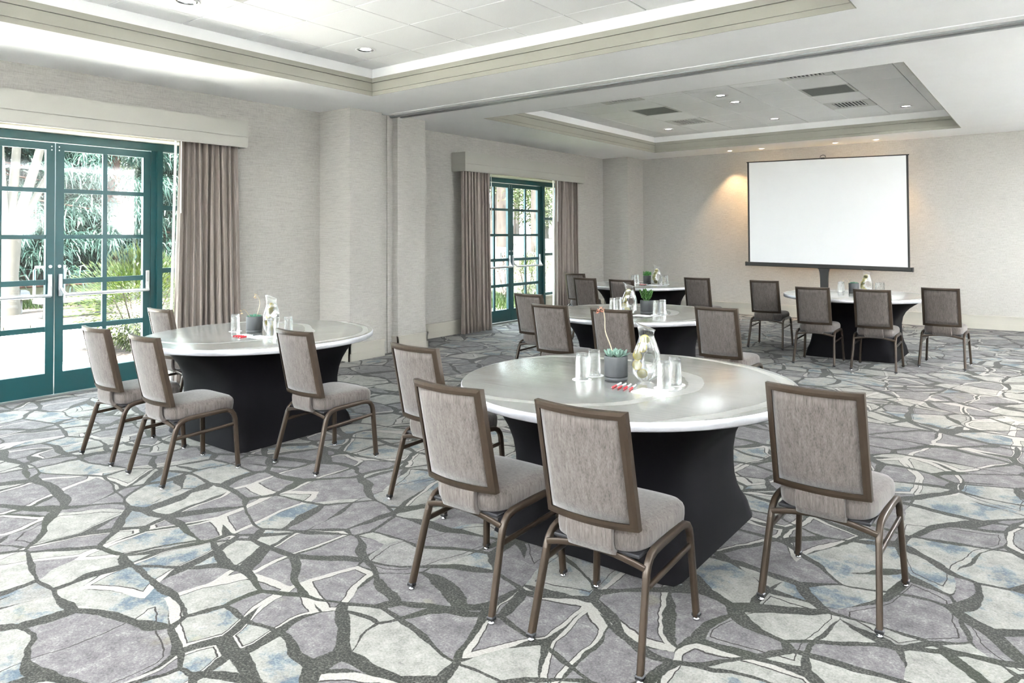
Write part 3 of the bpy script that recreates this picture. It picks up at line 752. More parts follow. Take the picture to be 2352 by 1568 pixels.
def make_chair():
    e = empty('banquet_chair')
    us = [-1, -0.93, -0.86] + [-0.86 + 1.72 * k / 10 for k in range(1, 10)] + [0.86, 0.93, 1]
    vs = [0, 0.03, 0.062] + [0.062 + 0.876 * k / 6 for k in range(1, 6)] + [0.938, 0.97, 1]
    nu, nv = len(us) - 1, len(vs) - 1
    fr = grid_solid(us, vs, lambda i, j: i < 2 or i >= nu - 2 or j < 2 or j >= nv - 2, lambda u, v: 0.0 if abs(u) < 0.97 and 0.01 < v < 0.99 else 0.003, lambda u, v: 0.030)
    kids = [build('back_frame', fr, 'bronze_metal', e)]
    us2 = [-0.862 + 1.724 * k / 12 for k in range(13)]; vs2 = [0.06 + 0.88 * k / 10 for k in range(11)]
    def puff(u, v): 
        a = max(0.0, 1 - (abs(u) / 0.862) ** 6); b = max(0.0, 1 - (abs(v - 0.5) / 0.44) ** 6); return (a * b) ** 0.5
    bp = grid_solid(us2, vs2, lambda i, j: True, lambda u, v: 0.008 - 0.009 * puff(u, v), lambda u, v: 0.022 + 0.022 * puff(u, v)); bp.smooth = [True] * len(bp.smooth)
    kids.append(build('back_panel', bp, 'chair_fabric', e))
    # upholstered tongue between back and seat
    tg = MB().tube([(0, -0.226, 0.50), (0, -0.232, 0.46), (0, -0.230, 0.42), (0, -0.218, 0.392), (0, -0.190, 0.380)], 0.098, 16, 0.013, power=9)
    kids.append(build('back_support', tg, 'chair_fabric', e))
    # cushion
    rings = []; NP = 40
    for z, sc in ((0.388, 0.86), (0.391, 0.94), (0.400, 0.985), (0.425, 1.0), (0.450, 1.0), (0.470, 0.975), (0.482, 0.92), (0.489, 0.82), (0.493, 0.6), (0.4945, 0.25)):
        r = []
        for k in range(NP):
            th = 2 * PI * (k + 0.5) / NP; c, s_ = math.cos(th), math.sin(th); ex = 2 / 4.6
            y = math.copysign(abs(s_) ** ex, s_) * 0.226 * sc + 0.012
            hw = 0.205 + 0.012 * (y / 0.22)
            r.append((math.copysign(abs(c) ** ex, c) * hw * sc, y, z - 0.010 * max(0, (y - 0.1) / 0.14) ** 2 * (sc < 0.99)))
        rings.append(r)
    kids.append(build('seat', MB().loft(rings), 'chair_fabric', e))
    sp = MB().bbox(-0.185, 0.185, -0.195, 0.215, 0.376, 0.390, 0.004, 1)
    kids.append(build('seat_pan', sp, 'dark_steel', e))
    def arc(c, r, a0, a1, n, x): return [(x, c[0] + r * math.cos(a0 + (a1 - a0) * k / n), c[1] + r * math.sin(a0 + (a1 - a0) * k / n)) for k in range(n + 1)]
    glide = MB().lathe([(0.0005, 0.0), (0.013, 0.0), (0.013, 0.006), (0.008, 0.008), (0.008, 0.016)], 12).mesh('glide'); glide.materials.append(MAT['chrome'])
    leg_cap = MB().bbox(-0.0165, 0.0165, -0.0150, 0.0150, 0.013, 0.030, 0.004, 1).mesh('leg_cap'); leg_cap.materials.append(MAT['dark_steel'])
    for s_ in (-1, 1):
        rl = build('leg', MB().tube([(s_ * 0.230, -0.287, 0.013), (s_ * 0.222, -0.243, 0.17), (s_ * 0.214, -0.199, 0.325)], 0.0125, 12, 0.0155, power=4), 'bronze_metal', e)
        fl = build('leg', MB().tube([(s_ * 0.231, 0.218, 0.013), (s_ * 0.222, 0.211, 0.18), (s_ * 0.214, 0.204, 0.335)], 0.0125, 12, 0.0155, power=4), 'bronze_metal', e)
        for L, fx, fy in ((rl, s_ * 0.230, -0.287), (fl, s_ * 0.231, 0.218)):
            link('glide', glide, None, L, (fx, fy, 0)); link('leg_cap', leg_cap, None, L, (fx, fy, 0))
        pts = [(s_ * 0.2145, -0.202, 0.312), (s_ * 0.214, -0.196, 0.335), (s_ * 0.213, -0.182, 0.362), (s_ * 0.212, -0.158, 0.384), (s_ * 0.212, -0.125, 0.394), (s_ * 0.212, -0.08, 0.397), (s_ * 0.212, 0.10, 0.402), (s_ * 0.212, 0.145, 0.399), (s_ * 0.212, 0.178, 0.386), (s_ * 0.213, 0.196, 0.362), (s_ * 0.214, 0.204, 0.335), (s_ * 0.2145, 0.2045, 0.315)]
        kids.append(build('seat_rail', MB().tube(pts, 0.0125, 12, 0.0155, up=(1, 0, 0), power=4) if False else MB().tube(pts, 0.0130, 12, 0.0150, power=4), 'bronze_metal', e))
        kids.append(build('stretcher', MB().tube([(s_ * 0.217, -0.208, 0.285), (s_ * 0.216, 0.206, 0.30)], 0.008, 8, 0.011, power=4), 'bronze_metal', e))
        kids += [rl, fl]
    pts = [(-0.210 + 0.42 * k / 10, -0.200 - 0.0 * k, 0.352 + 0.028 * (1 - ((k - 5) / 5) ** 2)) for k in range(11)]
    kids.append(build('stretcher', MB().tube(pts, 0.007, 8, 0.012, power=4), 'bronze_metal', e))
    # handle tab under the seat
    return e
CHAIRS = [
 ('A1', -2.919, 3.184, -3.0, 'grey banquet chair at the nearest table, farthest from the lens on its window side'),
 ('A2', -2.051, 2.514, -1.1, 'grey banquet chair at the nearest table, leftmost of its three big foreground chairs'),
 ('A3', -1.406, 2.515, 1.1, 'grey banquet chair closest to the lens, its near leg cut by the photo bottom'),
 ('A4', -0.783, 3.328, -1.5, 'large grey banquet chair standing alone right of the nearest table'),
 ('B1', -5.379, 2.495, 0.1, 'grey banquet chair leftmost in the photo, in front of the french doors'),
 ('B2', -4.651, 2.486, -1.0, 'grey banquet chair at the table by the big doors, second from photo left'),
 ('B3', -4.082, 3.196, -0.6, 'grey banquet chair on the right of the table by the big doors'),
 ('B4', -6.322, 3.402, 1.2, 'grey banquet chair half hidden behind the table, beside the big curtain'),
 ('C1', -4.516, 6.460, -3.1, 'grey banquet chair at the middle table, before the distant french doors'),
 ('C2', -3.660, 5.590, 0.4, 'grey banquet chair at the middle table, second from its window side'),
 ('C3', -3.016, 5.568, 1.4, 'grey banquet chair at the middle table, behind the tall flower stalk'),
 ('C4', -2.324, 6.193, -1.6, 'grey banquet chair on the right of the middle table'),
 ('D1', -6.324, 10.213, -1.5, 'pale lit banquet chair at the far corner table, touching the distant curtain in view'),
 ('D2', -5.531, 9.227, -0.8, 'grey banquet chair at the far corner table, second from the distant curtain'),
 ('D3', -4.874, 9.134, -0.0, 'grey banquet chair at the far corner table, behind the middle table carafe'),
 ('D4', -4.173, 10.112, 1.0, 'grey banquet chair on the right of the far corner table'),
 ('E1', -3.159, 9.991, 1.4, 'grey banquet chair left of the table under the screen, standing apart'),
 ('E2', -2.290, 9.069, 0.7, 'grey banquet chair at the table under the screen, left of its two front chairs'),
 ('E3', -1.643, 9.043, 0.6, 'grey banquet chair at the table under the screen, right of its two front chairs'),
 ('E4', -1.035, 9.678, -1.7, 'grey banquet chair rightmost in the photo, beside the table under the screen')]
proto = make_chair()
def snapshot(o): 
    CH[o.name] = list(o.children)
    for c in o.children: snapshot(c)
snapshot(proto)
for i, (k, x, y, r, lb) in enumerate(CHAIRS):
    o = proto if i == 0 else copy_tree(proto)
    o.location = (x, y, 0); o.rotation_euler = (0, 0, math.radians(r))
    tag(o, lb, 'chair', 'grey upholstered banquet chairs')

# ------------------------------------------------------------------ round tables
TZ, TRAD = 0.77, 0.89
def make_table():
    e = empty('round_table')
    build('table_top', MB().lathe([(0.0005, TZ), (TRAD - 0.012, TZ), (TRAD - 0.004, TZ - 0.002)], 96), 'brushed_aluminium', e)
    build('rim', MB().lathe([(TRAD - 0.0045, TZ - 0.0015), (TRAD, TZ - 0.007), (TRAD, TZ - 0.038), (TRAD - 0.006, TZ - 0.044), (TRAD - 0.06, TZ - 0.044)], 96), 'rim_aluminium', e)
    build('underside', MB().lathe([(0.0005, TZ - 0.046), (TRAD - 0.055, TZ - 0.046), (TRAD - 0.055, TZ - 0.012), (0.0005, TZ - 0.012)], 64), 'dark_steel', e)
    # stretch cover: square foot, narrow rounded waist, round flare
    zs = [0.004, 0.045, 0.055, 0.075, 0.10, 0.14, 0.19, 0.25, 0.32, 0.40, 0.48, 0.55, 0.61, 0.655, 0.69, 0.715, 0.722]
    rings = []; NP = 96
    for z in zs:
        if z <= 0.055: half, ex, k = 0.528, 16.0, 0.0
        v = z / 0.722
        # face (axis) half-size and corner half-size blend
        face = 0.528 - 0.05 * math.sin(min(1, v / 0.55) * PI / 2) ** 0.7 if v < 0.55 else 0.478 + 0.29 * ((v - 0.55) / 0.45) ** 2.2
        cr_w = 0.60
        if v < 0.5: corner = cr_w + (0.735 - cr_w) * max(0.0, 1 - max(0, v - 0.07) / 0.40) ** 2.6
        else: corner = cr_w + (0.775 - cr_w) * ((v - 0.5) / 0.5) ** 2.2
        r = []
        for q in range(NP):
            th = 2 * PI * q / NP
            # superellipse whose axis radius = face and diagonal radius = corner
            ratio = min(1.40, max(1.0, corner / face)); nn = math.log(2) / (math.log(math.sqrt(2)) - math.log(ratio)) if ratio < 1.4 else 22
            nn = min(22, max(2.0, nn * 1.0))
            c, s_ = math.cos(th), math.sin(th)
            rad = face / ((abs(c) ** nn + abs(s_) ** nn) ** (1 / nn))
            r.append((rad * c, rad * s_, z))
        rings.append(r)
    build('stretch_cover', MB().loft(rings), 'black_spandex', e)
    return e
TABLES = [('A', -1.87, 3.43, 'nearest', 'round metal-topped table closest to the lens, with a black stretch skirt'),
          ('B', -5.20, 3.39, 'window-side', 'round metal-topped table beside the big french doors, black stretch skirt'),
          ('C', -3.40, 6.51, 'middle', 'round metal-topped table in the middle, just behind the nearest table'),
          ('D', -5.25, 10.25, 'far corner', 'round metal-topped table in the far corner past the distant doors'),
          ('E', -2.05, 9.97, 'screen-side', 'round metal-topped table in front of the projection screen')]
tproto = make_table(); snapshot(tproto)
for i, (k, x, y, nm, lb) in enumerate(TABLES):
    o = tproto if i == 0 else copy_tree(tproto)
    o.location = (x, y, 0); tag(o, lb, 'table', 'round tables with black skirts')

# ------------------------------------------------------------------ table ware
def apply_bool(a, b):
    md = a.modifiers.new('b', 'BOOLEAN'); md.operation = 'DIFFERENCE'; md.object = b; md.solver = 'EXACT'
    dg = bpy.context.evaluated_depsgraph_get(); dg.update()
    me = bpy.data.meshes.new_from_object(a.evaluated_get(dg))
    a.modifiers.clear(); return me
CAR = [(0.0, -0.037, 0.029), (0.006, -0.043, 0.034), (0.02, -0.058, 0.056), (0.041, -0.0725, 0.0745), (0.083, -0.080, 0.081), (0.124, -0.0745, 0.0787), (0.166, -0.064, 0.0704), (0.207, -0.0456, 0.0559), (0.236, -0.0365, 0.0456), (0.257, -0.0365, 0.0423), (0.272, -0.040, 0.0455), (0.285, -0.048, 0.0495)]
def carafe_rings(sx, zmax, top=True, dz=0.0):
    rings = []; n_ = 40; prof = [p for p in CAR if p[0] <= zmax]
    dep = lambda z, hw: min(hw, 0.030 + 0.030 * math.sin(min(1, z / 0.17) * PI / 2)) if z < 0.17 else min(hw, 0.060 - 0.02 * min(1, (z - 0.17) / 0.07))
    for z, a, b in prof:
        hw = (b - a) / 2 * sx; cx = (a + b) / 2; dy = dep(z, (b - a) / 2) * sx
        ring = []
        for k in range(n_):
            th = 2 * PI * k / n_; x = cx + hw * math.cos(th)
            zz = z + dz
            if top and z > 0.24:
                f = (z - 0.24) / 0.045; zz += f * (-(math.cos(th)) * 0.016 + 0.004 + 0.012 * max(0, -math.cos(th)) ** 3)
                if math.cos(th) < 0: x -= f * 0.010 * (-math.cos(th)) ** 3
            ring.append((x, dy * math.sin(th), zz))
        rings.append(ring)
    return rings
def hole_cyl(k):
    r = [[(0.016 + 0.0235 * k * math.cos(2 * PI * q / 28), y, 0.120 + 0.0375 * k * math.sin(2 * PI * q / 28)) for q in range(28)] for y in (-0.2, 0.2)]
    return build('hole_cutter', MB().loft(r), 'ink')
tmp = build('carafe_solid', MB().loft(carafe_rings(1.0, 1)), 'carafe_glass'); ct = hole_cyl(1.0)
body_me = apply_bool(tmp, ct)
tmp2 = build('water_solid', MB().loft(carafe_rings(0.93, 0.24, False, 0.004)), 'water'); ct2 = hole_cyl(1.14)
water_me = apply_bool(tmp2, ct2)
for o in (tmp, ct, tmp2, ct2): bpy.data.objects.remove(o, do_unlink=True)
for me, mt in ((body_me, 'carafe_glass'), (water_me, 'water')):
    me.materials.clear(); me.materials.append(MAT[mt])
# smooth shade the carafe wall
for me in (body_me, water_me):
    me.polygons.foreach_set('use_smooth', [len(p.vertices) < 6 for p in me.polygons])
body_me.name = 'carafe_glass'; water_me.name = 'water'
lip_me = MB().tube([carafe_rings(1.0, 1)[-1][k % 40] for k in range(41)], 0.0016, 6, caps=False).mesh('lip'); lip_me.materials.append(MAT['carafe_glass'])
slice_me = MB().lathe([(0.0005, -0.0025), (0.0225, -0.0025), (0.0225, 0.0025), (0.0005, 0.0025)], 20).mesh('lemon_slice'); slice_me.materials.append(MAT['lemon_flesh'])
rind_me = MB().lathe([(0.0225, -0.0027), (0.0258, -0.0022), (0.0258, 0.0022), (0.0225, 0.0027)], 24).mesh('rind'); rind_me.materials.append(MAT['lemon_rind'])
LEM = [(-0.006, 0.224), (-0.020, 0.182), (-0.045, 0.138), (-0.047, 0.088), (-0.020, 0.045)]
gl_me = MB().lathe([(0.0335, 0.0), (0.0352, 0.0), (0.0345, 0.04), (0.0325, 0.10), (0.0315, 0.138), (0.0300, 0.141), (0.0005, 0.141)], 28).lathe([(0.0335, 0.0), (0.0328, 0.04), (0.0305, 0.10), (0.0292, 0.120), (0.0265, 0.124), (0.0005, 0.1245)], 28).mesh('tumbler'); gl_me.materials.append(MAT['tumbler_glass'])
co_me = MB().lathe([(0.0005, 0.0), (0.0525, 0.0), (0.0525, 0.0015), (0.0005, 0.0015)], 36, smooth=False).mesh('coaster'); co_me.materials.append(MAT['paper_white'])
mk_me = MB().box(-0.0065, -0.0025, -0.004, 0.004, 0.0014, 0.0018).box(0.002, 0.006, -0.004, 0.004, 0.0014, 0.0018).box(-0.0025, 0.002, -0.001, 0.001, 0.0014, 0.0018).mesh('printed_mark'); mk_me.materials.append(MAT['ink'])
pot_me = MB().lathe([(0.0005, 0.023), (0.060, 0.023), (0.0632, 0.026), (0.0635, 0.128), (0.062, 0.132), (0.0585, 0.132), (0.058, 0.112), (0.0005, 0.112)], 40).mesh('pot'); pot_me.materials.append(MAT['pot_grey'])
sau_me = MB().lathe([(0.0005, 0.0), (0.056, 0.0), (0.0625, 0.006), (0.0632, 0.021), (0.060, 0.0215), (0.0005, 0.0215)], 40).mesh('saucer'); sau_me.materials.append(MAT['pot_grey'])
soil_me = MB().lathe([(0.0005, 0.120), (0.03, 0.119), (0.0578, 0.114)], 24).mesh('soil'); soil_me.materials.append(MAT['soil'])
pen_b = MB().lathe([(0.0005, 0.066), (0.0042, 0.062), (0.0052, 0.055), (0.0052, 0.0)], 10).xform(Matrix.Rotation(-PI / 2, 4, 'X')).mesh('grip'); pen_b.materials.append(MAT['pen_red'])
pen_a = MB().lathe([(0.0050, 0.0), (0.0050, 0.066), (0.0035, 0.072), (0.0005, 0.073)], 10).xform(Matrix.Rotation(PI / 2, 4, 'X')).mesh('barrel'); pen_a.materials.append(MAT['pen_white'])
pen_c = MB().tube([(0.0, -0.055, 0.006), (0.0, -0.015, 0.006)], 0.0016, 6).mesh('clip'); pen_c.materials.append(MAT['chrome'])
pen_t = MB().lathe([(0.0034, 0.062), (0.0012, 0.073), (0.0005, 0.075)], 10).xform(Matrix.Rotation(-PI / 2, 4, 'X')).mesh('tip'); pen_t.materials.append(MAT['chrome'])
pad_me = MB().box(-0.083, 0.083, -0.055, 0.055, 0, 0.0035).mesh('notepad'); pad_me.materials.append(MAT['paper_white'])

def leaf_solid(mb, base, d, up, L, Wd, th, curl=0.25):
    """pointed fleshy leaf"""
    d = Vector(d).normalized(); up = Vector(up); s_ = d.cross(up).normalized(); nn = s_.cross(d).normalized(); B = Vector(base)
    rings = []
    for t, w in ((0.0, 0.35), (0.3, 0.85), (0.6, 1.0), (0.85, 0.6), (1.0, 0.06)):
        c = B + d * (L * t) + nn * (curl * L * t * t)
        rings.append([(c + s_ * (Wd / 2 * w))[:], (c + nn * (th / 2 * w))[:], (c - s_ * (Wd / 2 * w))[:], (c - nn * (th / 2 * w))[:]])
    mb.loft(rings, True, True)
def rosette(mb, c, r, n_, rnd, rise=0.5):
    for k in range(n_):
        t = k / n_; a = k * 2.39996; el = 0.25 + (1 - t) * 0 + t * 1.15
        L = r * (1.0 - 0.45 * t)
        d = (math.cos(a) * math.cos(el), math.sin(a) * math.cos(el), math.sin(el) * 1.0)
        leaf_solid(mb, (c[0], c[1], c[2]), d, (0, 0, 1), L * rnd.uniform(0.9, 1.1), L * 0.42, L * 0.14)
def stalk_obj(e, pts, r0, r1, flowers, fmat, nbuds=3):
    n_ = len(pts)
    # smooth the path
    P = []
    for i in range(n_ - 1):
        p0, p1, p2, p3 = (Vector(pts[max(i - 1, 0)]), Vector(pts[i]), Vector(pts[i + 1]), Vector(pts[min(i + 2, n_ - 1)]))
        for k in range(4):
            t = k / 4; P.append((0.5 * ((2 * p1) + (-p0 + p2) * t + (2 * p0 - 5 * p1 + 4 * p2 - p3) * t * t + (-p0 + 3 * p1 - 3 * p2 + p3) * t ** 3))[:])
    P.append(pts[-1]); N_ = len(P)
    st = build('flower_stalk', MB().tube(P, [r0 + (r1 - r0) * k / (N_ - 1) for k in range(N_)], 6), 'flower_stalk', e)
    for c in flowers:
        fb = MB(); rn = random.Random(int(abs(c[0]) * 1e4))
        for k in range(5):
            a = k * 2.4; leaf_solid(fb, c, (math.cos(a) * 0.6, math.sin(a) * 0.6, 0.5 - 1.0 * rn.random()), (0, 0, 1), 0.012, 0.006, 0.004)
        build('flower', fb, fmat, st)
def potted(nm, kind, loc, rz, label):
    e = empty('potted_plant', loc, rz, label, 'plant', 'small plants in grey pots')
    link('pot', pot_me, None, e); link('saucer', sau_me, None, e); link('soil', soil_me, None, e)
    rnd = random.Random(sum(map(ord, nm)))
    if kind in ('blue', 'mint'):
        spots = [(0, 0, 0.012)] + [(0.036 * math.cos(a), 0.036 * math.sin(a), 0.006) for a in (0.3, 1.5, 2.6, 3.9, 5.1)]
        for (x, y, dz) in spots:
            mb = MB(); rosette(mb, (x, y, 0.121 + dz), (0.052 if kind == 'blue' else 0.028) * rnd.uniform(0.85, 1.1), 16 if kind == 'blue' else 14, rnd)
            build('rosette', mb, 'succulent_blue' if kind == 'blue' else 'succulent_mint', e)
        if kind == 'mint':
            for k in range(9):
                a = k * 0.7; mb = MB(); rosette(mb, (0.048 * math.cos(a), 0.048 * math.sin(a), 0.124), 0.019, 9, rnd); build('rosette', mb, 'succulent_mint', e)
    elif kind == 'jade':
        for b_ in range(7):
            a = b_ * 2.4; mb = MB(); lean = 0.10 if b_ else 0.0
            tip = Vector((math.cos(a) * 0.055 * (b_ > 0), math.sin(a) * 0.055 * (b_ > 0), 0.120 + (0.10 if b_ else 0.125) * rnd.uniform(0.8, 1.05)))
            bs = Vector((math.cos(a) * 0.02, math.sin(a) * 0.02, 0.114)); 
            stem = build('stem', MB().tube([bs[:], (bs.lerp(tip, 0.5) + Vector((0, 0, 0.005)))[:], tip[:]], 0.003, 6), 'jade_leaf', e)
            for k in range(9):
                t = 0.35 + 0.65 * k / 8; c = bs.lerp(tip, t); aa = k * 2.1 + b_
                leaf_solid(mb, c[:], (math.cos(aa), math.sin(aa), 0.45 + 0.3 * t), (0, 0, 1), 0.042, 0.022, 0.005)
            f_ = build('foliage', mb, 'jade_leaf', e)
    else:
        mb = MB()
        for k in range(110):
            a = rnd.uniform(0, 2 * PI); r = 0.05 * math.sqrt(rnd.random()); h = 0.115 + rnd.uniform(0.01, 0.055)
            sx = 1.25
            leaf_solid(mb, (r * sx * math.cos(a), r * sx * math.sin(a), h), (math.cos(a) * rnd.uniform(0.3, 1), math.sin(a) * rnd.uniform(0.3, 1), rnd.uniform(0.4, 1.1)), (0, 0, 1), rnd.uniform(0.025, 0.045), 0.013, 0.003)
        build('foliage', mb, 'sprig_leaf', e)
    return e

def right_angle(x, y):  # angle of a chord across the line of sight, so broad sides face the room entrance
    return math.atan2(-x, y)
def serve(key, cx, cy, nm, plant, pr, glasses, carafe, pens, pad, crz):
    z = TZ + 0.0002
    where = {'A': 'the nearest table', 'B': 'the table by the big doors', 'C': 'the middle table', 'D': 'the far corner table', 'E': 'the table under the screen'}[key]
    glabel = {0: 'front tumbler, window-side pair,', 1: 'rear tumbler, window-side pair,', 2: 'front tumbler, far-side pair,', 3: 'rear tumbler, far-side pair,'}
    for gi, (dx, dy) in glasses:
        c = link('coaster', co_me, None, None, (cx + dx, cy + dy, z)); tag(c, 'white paper coaster under ' + glabel[gi] + ' ' + where, 'coaster', 'paper coasters')
        link('printed_mark', mk_me, None, c)
        g = link('tumbler', gl_me, None, None, (cx + dx, cy + dy, z + 0.0017)); tag(g, 'upturned clear ' + glabel[gi] + ' ' + where, 'glass', 'upturned tumblers')
    # carafe
    dx, dy = carafe; e = empty('carafe', (cx + dx, cy + dy, z), crz, 'glass lemon-water carafe with a hole, on ' + where, 'carafe', 'lemon water carafes')
    link('body', body_me, None, e); link('lip', lip_me, None, e); link('water', water_me, None, e)
    rnd = random.Random(key)
    for k, (lx, lz) in enumerate(LEM):
        s_ = link('lemon_slice', slice_me, None, None)
        M = Matrix.Translation((cx + dx, cy + dy, z)) @ Matrix.Rotation(crz, 4, 'Z') @ Matrix.Translation((lx, rnd.uniform(-0.012, 0.0), lz)) @ Matrix.Rotation(PI / 2 + rnd.uniform(-0.35, 0.35), 4, 'X') @ Matrix.Rotation(rnd.uniform(-0.35, 0.35), 4, 'Y')
        s_.matrix_world = M
        s_.location = M.to_translation(); s_.rotation_euler = M.to_euler()
        tag(s_, 'lemon slice floating in the carafe on ' + where, 'lemon slice', 'lemon slices in the carafe on ' + where)
        link('rind', rind_me, None, s_)
    p = potted(nm, plant, (cx + pr[0], cy + pr[1], z), crz if plant != 'x' else 0, {'A': 'blue-green rosette succulent with one tall coral flower stalk in grey pot', 'B': 'mint succulent with arching cream stalks in grey pot', 'C': 'leafy green jade plant in grey pot', 'D': 'bushy bright green plant in grey pot on the far corner table', 'E': 'mint succulent with one wispy stalk in grey pot under the screen'}[key])
    ordn = ['first', 'second', 'third', 'fourth']
    if pens:
        for k in range(4):
            q = empty('pen', (cx + pens[0] + 0.031 * k, cy + pens[1], z + 0.0054), math.radians(8 + 2 * k) + PI, ordn[k] + ' red and white pen from the window side on ' + where, 'pen', 'red and white pens')
            link('grip', pen_b, None, q); link('barrel', pen_a, None, q); link('tip', pen_t, None, q); link('clip', pen_c, None, q)
    if pad:
        o = link('notepad', pad_me, None, None, (cx + pad[0], cy + pad[1], z)); o.rotation_euler = (0, 0, math.radians(-4)); tag(o, 'blank white notepad on ' + where, 'notepad', 'white notepads')
    return p
G4 = [(0, (-0.19, -0.14)), (1, (-0.19, -0.01)), (2, (0.27, -0.09)), (3, (0.28, 0.02))]
pA = serve('A', -1.87, 3.43, 'plant_a', 'blue', (-0.03, -0.05), G4, (0.12, 0.01), (0.05, -0.19), (0.26, -0.215), right_angle(-1.75, 3.44))
pB = serve('B', -5.20, 3.39, 'plant_b', 'mint', (-0.08, -0.02), [(0, (-0.26, -0.08)), (2, (0.25, -0.08)), (3, (0.27, 0.06))], (0.11, 0.01), (0.03, -0.22), (0.22, -0.17), right_angle(-5.1, 3.4) + 0.9)
pC = serve('C', -3.40, 6.51, 'plant_c', 'jade', (0.15, -0.10), [(0, (-0.20, -0.16)), (1, (-0.19, -0.05)), (2, (0.29, -0.17)), (3, (0.30, -0.05))], (0.03, -0.24), None, (0.20, -0.29), right_angle(-3.36, 6.27))
pD = serve('D', -5.25, 10.25, 'plant_d', 'sprig', (0.02, 0.09), [(0, (-0.17, -0.02)), (1, (-0.17, 0.10)), (2, (0.35, -0.06)), (3, (0.34, 0.11))], (0.22, 0.04), (0.02, -0.13), (0.23, -0.14), right_angle(-5.0, 10.3))
pE = serve('E', -2.05, 9.97, 'plant_e', 'mint', (-0.07, 0.18), [(0, (-0.23, 0.16)), (1, (-0.24, 0.27)), (2, (0.21, 0.23)), (3, (0.24, 0.33))], (0.08, 0.21), None, None, right_angle(-1.97, 10.2))
stalk_obj(pA, [(-0.012, 0.0, 0.118), (-0.027, 0, 0.18), (-0.055, -0.005, 0.26), (-0.058, 0, 0.33), (-0.066, 0, 0.375), (-0.080, 0, 0.385), (-0.092, 0, 0.372)], 0.0035, 0.002, [(-0.066, 0, 0.378), (-0.078, 0.004, 0.386), (-0.090, 0, 0.375), (-0.096, 0.0, 0.362), (-0.07, -0.006, 0.368)], 'flower_coral')
stalk_obj(pB, [(-0.045, 0, 0.125), (-0.09, 0, 0.175), (-0.118, 0, 0.197), (-0.147, 0, 0.195), (-0.16, 0, 0.185), (-0.145, 0, 0.168)], 0.003, 0.002, [(-0.158, 0, 0.19), (-0.148, 0, 0.17)], 'flower_peach')
stalk_obj(pB, [(0.03, 0, 0.125), (0.052, 0, 0.18), (0.068, 0, 0.225), (0.062, 0, 0.265), (0.033, 0, 0.302), (0.011, 0, 0.309), (0.006, 0, 0.29)], 0.003, 0.002, [(0.012, 0, 0.309), (0.004, 0, 0.29), (0.015, 0, 0.28)], 'flower_peach')
stalk_obj(pB, [(0.033, 0, 0.125), (0.07, 0, 0.147), (0.085, 0, 0.14)], 0.0025, 0.0015, [], 'flower_peach')
stalk_obj(pE, [(-0.05, 0, 0.125), (-0.07, 0, 0.175), (-0.10, 0, 0.195), (-0.125, 0, 0.175), (-0.125, 0, 0.155)], 0.0025, 0.0015, [(-0.125, 0, 0.157)], 'flower_peach')

# ------------------------------------------------------------------ projection screen on its stand
e = empty('projection_screen', (-3.235, 13.20, 0), 0, 'large white projection screen in black frame on a stand', 'projection screen')
def tilt(mb): 
    mb.v = [(x, y, z - 0.0185 * x) for x, y, z in mb.v]; return mb
zb, zt, hw = 0.99, 2.885, 1.342
build('screen_sheet', tilt(MB().box(-hw + 0.03, hw - 0.03, -0.002, 0.002, zb + 0.03, zt - 0.012)), 'screen_white', e)
sb = MB()
for s_ in (-1, 1): sb.box(*sorted((s_ * hw, s_ * (hw - 0.032))), -0.003, 0.003, zb + 0.02, zt)
build('black_border', tilt(sb), 'screen_black', e)
tbm = MB().tube([(-hw - 0.012, 0, zt - 0.004), (-0.5, 0, zt - 0.002), (0, 0, zt + 0.004), (0.5, 0, zt - 0.002), (hw + 0.012, 0, zt - 0.004)], 0.009, 8)
build('top_bar', tilt(tbm), 'screen_black', e)
build('roller_case', tilt(MB().bbox(-hw - 0.03, hw + 0.03, -0.045, 0.035, zb - 0.042, zb + 0.028, 0.012, 3)), 'screen_black', e)
for s_ in (-1, 1): build('end_cap', tilt(MB().bbox(*sorted((s_ * (hw + 0.03), s_ * (hw + 0.05))), -0.048, 0.038, zb - 0.046, zb + 0.032, 0.008, 2)), 'screen_black', e)
build('hanger_hook', MB().tube([(-0.045, 0.02, zt + 0.02), (-0.04, 0.02, zt + 0.05), (0, 0.02, zt + 0.065), (0.04, 0.02, zt + 0.05), (0.045, 0.02, zt + 0.02)], 0.006, 6).box(-0.03, 0.03, 0.0, 0.03, zt - 0.02, zt + 0.018), 'dark_steel', e)
build('rear_mast', MB().tube([(0, 0.05, 0.12), (0, 0.05, zt + 0.01)], 0.015, 10), 'dark_steel', e)
pr_ = [[(sx * w + 0.0, y, z) for sx, y in ((-1, -0.03), (1, -0.03), (1, 0.03), (-1, 0.03))] for z, w in ((0.10, 0.062), (0.60, 0.062), (0.78, 0.064), (0.88, 0.072), (0.93, 0.085), (0.955, 0.105))]
build('stand_post', MB().loft(pr_, True, False), 'screen_black', e)
for k in range(3):
    a = PI / 2 + k * 2 * PI / 3
    build('stand_leg', MB().tube([(0, 0.0, 0.42), (0.28 * math.cos(a), 0.28 * math.sin(a), 0.12), (0.42 * math.cos(a), 0.42 * math.sin(a), 0.012)], 0.012, 8), 'screen_black', e)

